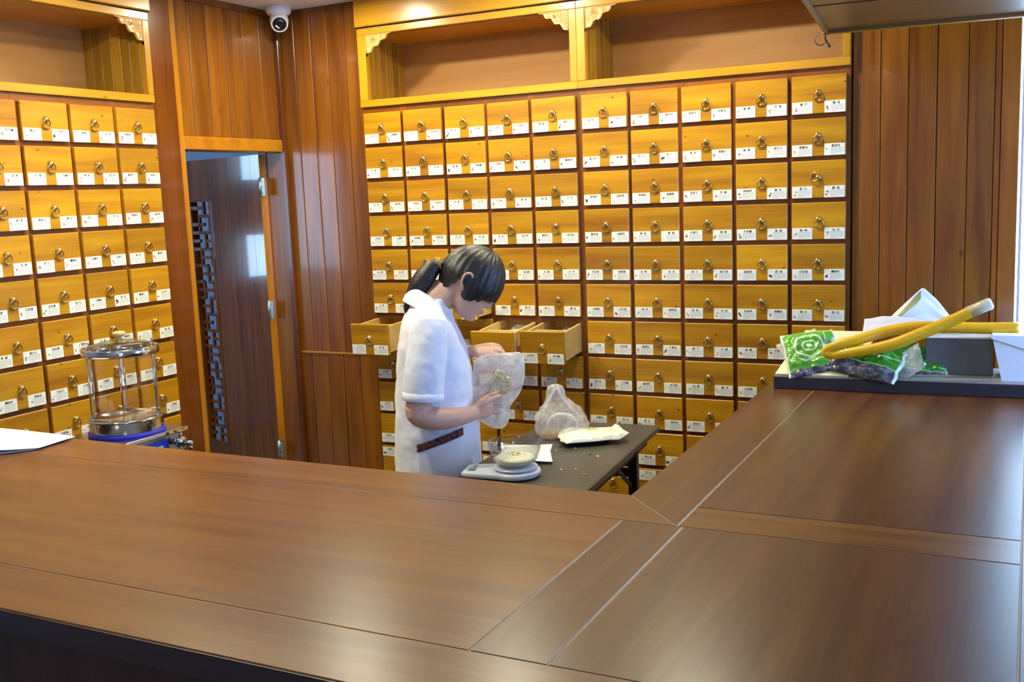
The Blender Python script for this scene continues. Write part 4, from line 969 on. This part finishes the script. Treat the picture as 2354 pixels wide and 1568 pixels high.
# right hand closes round the lower neck of the bag: fingers pass behind it, thumb in front
rf = V3((.72, .62, .20)); rs = V3((-.15, -.10, 1.0)); rs = (rs-rf.normalized()*rs.dot(rf.normalized())).normalized()
hand(RW, rf, None, rs, [([V3((.030, .008, .010)), V3((.044, .030, .012)), V3((.034, .050, .010))], .0088),
                        ([V3((.034, .008, .004)), V3((.048, .032, .004)), V3((.036, .054, .002))], .0092),
                        ([V3((.031, .008, 0)), V3((.044, .030, -.002)), V3((.033, .050, -.004))], .0088),
                        ([V3((.024, .008, -.004)), V3((.036, .026, -.006)), V3((.028, .042, -.008))], .0078)],
     [RW+V3((.012, .000, .014)), RW+V3((.040, .004, .034)), RW+V3((.070, .018, .044)), RW+V3((.094, .030, .048))])
# left hand pinches the bag's upper rim from above
lf = V3((.93, -.30, .10)); ls = V3((.25, .75, .35)); ls = (ls-lf.normalized()*ls.dot(lf.normalized())).normalized()
hand(LWr, lf, None, -ls, [([V3((.028, -.010, -.004)), V3((.042, -.014, -.022)), V3((.044, -.012, -.040))], .0088),
                          ([V3((.032, -.006, -.004)), V3((.047, -.010, -.024)), V3((.048, -.008, -.044))], .0092),
                          ([V3((.030, -.004, -.006)), V3((.044, -.006, -.026)), V3((.044, -.004, -.044))], .0088),
                          ([V3((.022, 0, -.006)), V3((.034, 0, -.022)), V3((.035, 0, -.036))], .0078)],
     [LWr+V3((.012, -.018, -.004)), LWr+V3((.040, -.040, -.016)), LWr+V3((.066, -.048, -.026)), LWr+V3((.084, -.046, -.034))])
person = B.build('person', M_SKIN, None, PO, (0, 0, PA)); person.scale = (PS,)*3; mod_remesh(person, .0034, 3, .5)
tag(person, 'person in white short sleeved coat with dark ponytail, head bowed, holding a plastic bag', 'person')

# coat
M_COAT = plain('white_coat_cotton', srgb(230, 232, 242), .75, var=.02, scale=30, bump=.10, bscale=26, sheen=.15)
C = MB()
TORSO = [(.55, .03, .160, .185), (.74, .034, .160, .178), (.90, .038, .153, .172), (1.02, .036, .142, .168), (1.12, .036, .134, .172), (1.20, .032, .122, .182), (1.27, .026, .100, .188), (1.315, .022, .078, .165), (1.345, .024, .064, .118), (1.368, .030, .058, .078)]
def fold(z, a): return 1+.018*sin(a*5+z*9)*max(0, (1.2-z))+.022*nz((cos(a)*2, sin(a)*2, z*7), 1.3, 3)
rings = []
for z, c, a, b in TORSO:
    q = ring(z, c, a, b, 48); ctr_ = V3((c, 0, z)); rings.append([ctr_+(p-ctr_)*fold(z, 2*pi*i/48) for i, p in enumerate(q)])
C.loft(rings)
for sg in (-1, 1):                                               # short sleeves
    path = [(.024, sg*.120, 1.315), (.020, sg*.165, 1.285), (.012, sg*.190, 1.22), (-.004, sg*.207, 1.13), (-.012, sg*.212, 1.050)] if sg < 0 else [(.024, sg*.120, 1.315), (.020, sg*.165, 1.285), (.018, sg*.190, 1.22), (.014, sg*.203, 1.14), (.012, sg*.205, 1.075)]
    C.tube(path, [.052, .066, .068, .070, .0695], 30, sub=4, flat=(1.0, .92) if False else None)
coat = C.build('coat', M_COAT, person); mod_remesh(coat, .0055, 5, .5)
tx = bpy.data.textures.new('cloth_folds', 'CLOUDS'); tx.noise_scale = .07; tx.noise_depth = 2
q = coat.modifiers.new('folds', 'DISPLACE'); q.texture = tx; q.strength = .010; q.mid_level = .5; q.texture_coords = 'LOCAL'
cb = MB()                                                        # sleeve hems
for sg in (-1, 1):
    c = V3((-.0125, sg*.212, 1.046)) if sg < 0 else V3((.012, sg*.205, 1.071)); ax = V3((-.1, sg*.06, -1)).normalized() if sg < 0 else V3((-.03, 0, -1))
    cb.tube([c-ax*.024, c-ax*.023, c+ax*.003, c+ax*.004], [.0690, .0712, .0712, .0700], 34)
cb.build('sleeve_hem', M_COAT, coat)
# collar: folded band round the neck with pointed lapels
cl = MB()
def collar(u, v):
    a = pi+(u-.5)*2*2.72; back = (cos(a)*-1+1)/2                 # u runs round the neck, v from the stand to the outer edge
    st = V3((.048+.062*cos(a)*1.02, .068*sin(a), 1.408-.088*(1-back)**1.2))
    o_ = V3((.034+.096*cos(a), .110*sin(a), 1.362-.115*(1-back)**1.2))
    p = st.lerp(o_, v); p.z += .016*sin(v*pi); return p
cl.grid(collar, 44, 8); co = cl.build('collar', M_COAT, coat); mod_solid(co, .004, 0); mod_sub(co, 1)
# embroidered pocket band and the pocket below it, on her right side
def side_pt(f, z, off):
    for k in range(len(TORSO)-1):
        if TORSO[k][0] <= z <= TORSO[k+1][0]:
            t = (z-TORSO[k][0])/(TORSO[k+1][0]-TORSO[k][0]); c, a, b = (TORSO[k][j]*(1-t)+TORSO[k+1][j]*t for j in (1, 2, 3)); break
    x = max(-.97, min(.97, (f-c)/a)); p = 1.15
    ca = abs(x)**p; sa = math.sqrt(max(0, 1-ca*ca)); yy = b*sa**(1/p)
    nn = V3((x*b, -math.sqrt(max(.02, 1-x*x))*a, 0)).normalized()
    return V3((f, -yy, z))+nn*off
pt = MB(); pt.grid(lambda u, v: side_pt(-.035+.150*u, .852+.050*u+.026*v, .012), 26, 4)
def band_mat():
    mt, N, L, P = base_mat('embroidered_band'); P.inputs['Roughness'].default_value = .8
    tc = N.new('ShaderNodeTexCoord'); ck = N.new('ShaderNodeTexVoronoi'); ck.inputs['Scale'].default_value = 90; ck.distance = 'CHEBYCHEV'; L.new(tc.outputs['Object'], ck.inputs['Vector'])
    cr = N.new('ShaderNodeValToRGB'); cr.color_ramp.elements[0].color = srgb(150, 76, 60); cr.color_ramp.elements[1].color = srgb(44, 26, 26); cr.color_ramp.elements[1].position = .6
    L.new(ck.outputs['Distance'], cr.inputs[0]); L.new(cr.outputs[0], P.inputs['Base Color']); return mt
po_ = pt.build('pocket_band', band_mat(), coat); mod_solid(po_, .003, 0)
pt = MB(); pt.grid(lambda u, v: side_pt(-.035+.150*u, .70+(.152+.050*u)*v, .009), 26, 10); po2 = pt.build('pocket', M_COAT, coat); mod_solid(po2, .003, 0)
# trousers and shoes
t_ = MB(); M_TROU = plain('dark_trousers', srgb(40, 42, 52), .8)
for sg in (-1, 1): t_.tube([(.03, sg*.07, .86), (.03, sg*.086, .7), (.034, sg*.086, .47), (.018, sg*.086, .3), (.012, sg*.086, .14)], [.095, .09, .072, .07, .066], 22, sub=3)
t_.build('trousers', M_TROU, person)
for sg in (-1, 1):
    sh = MB(); sh.tube([(-.045, sg*.087, .092), (0, sg*.087, .10), (.08, sg*.09, .095), (.165, sg*.096, .082)], [.040, .046, .045, .032], 18, sub=4, round_cap=True); sh.build('shoe', plain('dark_shoe', srgb(30, 28, 28), .5) if sg < 0 else bpy.data.materials['dark_shoe'], person)

# hair: cap with fringe and temple strands, ponytail, tie
def hair_mat():
    mt, N, L, P = base_mat('black_hair'); P.inputs['Base Color'].default_value = srgb(26, 22, 22); P.inputs['Roughness'].default_value = .36; P.inputs['Coat Weight'].default_value = .15; P.inputs['Coat Roughness'].default_value = .4
    tc = N.new('ShaderNodeTexCoord'); mp = N.new('ShaderNodeMapping'); mp.inputs['Rotation'].default_value = (0, -.7, 0); mp.inputs['Scale'].default_value = (8, 90, 90)
    n = N.new('ShaderNodeTexNoise'); n.inputs['Scale'].default_value = 3; n.inputs['Detail'].default_value = 4; L.new(tc.outputs['Object'], mp.inputs[0]); L.new(mp.outputs[0], n.inputs['Vector'])
    b = N.new('ShaderNodeBump'); b.inputs['Strength'].default_value = .5; b.inputs['Distance'].default_value = .004; L.new(n.outputs['Fac'], b.inputs['Height']); L.new(b.outputs['Normal'], P.inputs['Normal'])
    return mt
M_HAIR = hair_mat()
h = MB(); nu, nv = 72, 48
def hair_r(d):
    w, y, u = d.x, d.y, d.z
    k = 1+.016*sin(math.atan2(y, w)*26+u*6)*(.4+.6*abs(y))
    r = V3((w*(.116 if w > 0 else .124), y*.0935, u*.137)); r.x += -.006*max(0, u)*max(0, -w)
    if u < 0 and w < 0: r.x *= 1-.28*(-u); r.y *= 1-.22*(-u)
    if u < 0: r.y *= 1-.10*(-u)
    return r*k
def hair_lim(ph):
    az = abs(math.degrees(math.atan2(sin(ph), cos(ph))))         # 0 = face, 180 = nape
    K = [(0, -.03), (30, -.05), (48, -.14), (66, -.30), (80, -.44), (92, -.44), (102, -.16), (114, -.10), (124, -.34), (140, -.56), (180, -.62)]
    for (a0, l0), (a1, l1) in zip(K, K[1:]):
        if a0 <= az <= a1:
            t = (az-a0)/(a1-a0); t = t*t*(3-2*t); return l0+(l1-l0)*t+.018*sin(ph*31)+.012*sin(ph*53)
vs = []; fs = []
nu, nv = 120, 40
for j in range(nv+1):
    for i in range(nu):
        ph = 2*pi*i/nu; th = (j/nv)*math.acos(hair_lim(ph)); d = V3((sin(th)*cos(ph), sin(th)*sin(ph), cos(th)))
        vs.append(HC+Mh @ hair_r(d))
for j in range(nv):
    for i in range(nu): fs.append((j*nu+i, (j+1)*nu+i, (j+1)*nu+(i+1) % nu, j*nu+(i+1) % nu))
h.add(vs, fs, 0, 0, True)
hr = h.build('hair', M_HAIR, person)
bm = bmesh.new(); bm.from_mesh(hr.data); bmesh.ops.remove_doubles(bm, verts=bm.verts, dist=.0005); bmesh.ops.delete(bm, geom=[v for v in bm.verts if not v.link_faces], context='VERTS'); bmesh.ops.recalc_face_normals(bm, faces=bm.faces); bm.to_mesh(hr.data); bm.free()
mod_solid(hr, .013, -1)
pt = MB(); rr = random.Random(2)
base = V3((.078, -.004, 1.486))
pt.tube([base, (.050, -.006, 1.474), (.024, -.008, 1.448), (.000, -.008, 1.416), (-.022, -.006, 1.375), (-.040, -.004, 1.335), (-.045, -.002, 1.305)], [.021, .031, .037, .037, .031, .021, .006], 20, sub=4, round_cap=True)
for k in range(16):
    oy, ox = rr.uniform(-.024, .024), rr.uniform(-.010, .014)
    pt.tube([base, (.046+ox*.3, oy*.6, 1.480+rr.uniform(-.014, .008)), (.020+ox, oy, 1.452), (-.006+ox, oy*1.1, 1.412), (-.036+ox, oy*.9, 1.37), (-.044+ox*.6, oy*.5, 1.315+rr.uniform(-.02, .02))], [.007, .009, .009, .008, .006, .002], 8, sub=3)
pt.build('ponytail', M_HAIR, person)
tie = MB(); dt = V3((-.95, 0, .1)).normalized()
for k in range(3): tie.tube([base+dt*(.002+.006*k)+V3((0, .0225*cos(2*pi*i/18), .0225*sin(2*pi*i/18))) for i in range(19)], .0034, 8, cap=False)
tie.build('hair_tie', plain('yellow_hair_tie', srgb(150, 128, 60), .6), person)
br = MB()
for sg in (-1, 1): br.tube([HP(.092, sg*.016, .018), HP(.090, sg*.032, .022), HP(.078, sg*.048, .016)], [.0022, .003, .0015], 8, sub=3)
br.build('eyebrow', M_HAIR, person)
ey = MB()
for sg in (-1, 1): ey.tube([HP(.086, sg*.019, -.012), HP(.0875, sg*.032, -.017), HP(.078, sg*.046, -.014)], [.0018, .0024, .0014], 8, sub=3)
ey.build('eyelash', M_HAIR, person)
lp = MB()
lp.tube([HP(.084, -.021, -.0625), HP(.0985, -.007, -.0625), HP(.0995, 0, -.0630), HP(.0985, .007, -.0625), HP(.084, .021, -.0625)], .0036, 8, sub=3)
lp.build('lips', plain('lip_skin', srgb(178, 112, 104), .4), person)

# ------------------------------------------------------------------ the bag in the person's hands
def WP(f, y, z): return PO+PS*V3((f*cos(PA)-y*sin(PA), f*sin(PA)+y*cos(PA), z))
hb = MB()
prof = [(.890, .255, .018, .006), (.905, .250, .040, .016), (.935, .232, .068, .022), (.965, .232, .066, .018), (.985, .245, .066, .014), (1.005, .252, .078, .018), (1.05, .263, .094, .028), (1.10, .266, .095, .026), (1.14, .268, .091, .014), (1.165, .268, .086, .005)]
def brg(z, c, hx, hy_, n=48):
    return [V3((c+hx*cos(2*pi*i/n)*(1+.05*nz((i*.4, z*20, 1), 1)), -.055+(hy_+.006*nz((cos(2*pi*i/n)*3, z*26, 2), 1.4))*sin(2*pi*i/n), z+.010*nz((cos(2*pi*i/n)*2.5, sin(2*pi*i/n), z*15), 1, 6))) for i in range(n)]
hb.loft([brg(*q) for q in prof])
hbo = hb.build('plastic_bag', M_FILMW, None, PO, (0, 0, PA)); hbo.scale = (PS,)*3; mod_sub(hbo, 1)
tag(hbo, 'milky plastic bag of pale herb slices held in both hands by the person', 'bag')
mb = MB(); mb.grid(lambda u, v: V3((.172+.075*u, -.079-.010*sin(u*3), .975+.034*v+.008*u)), 6, 4); mb.build('printed_label', plain('bag_label', srgb(216, 220, 226), .5), hbo)
mb = MB()
for k in range(9): mb.box(.212+k*.0022, -.0905, .990, .212+k*.0022+.0008+.0006*(k % 3 == 0), -.0895, 1.008)
mb.build('barcode_print', M_INK, hbo)
rr = random.Random(21); hp = []
for _ in range(260):
    a, q_ = rr.uniform(0, 6.28), math.sqrt(rr.random()); hp.append(WP(.262+.052*q_*cos(a), -.055+rr.uniform(-.030, -.006), 1.062+.046*q_*sin(a)))
scraps('herb_slices', M_HERB, hp, .0065, 'pale yellow herb slices inside the bag held by the person', 'herbs', 7, flat=.2, tilt=1.9)
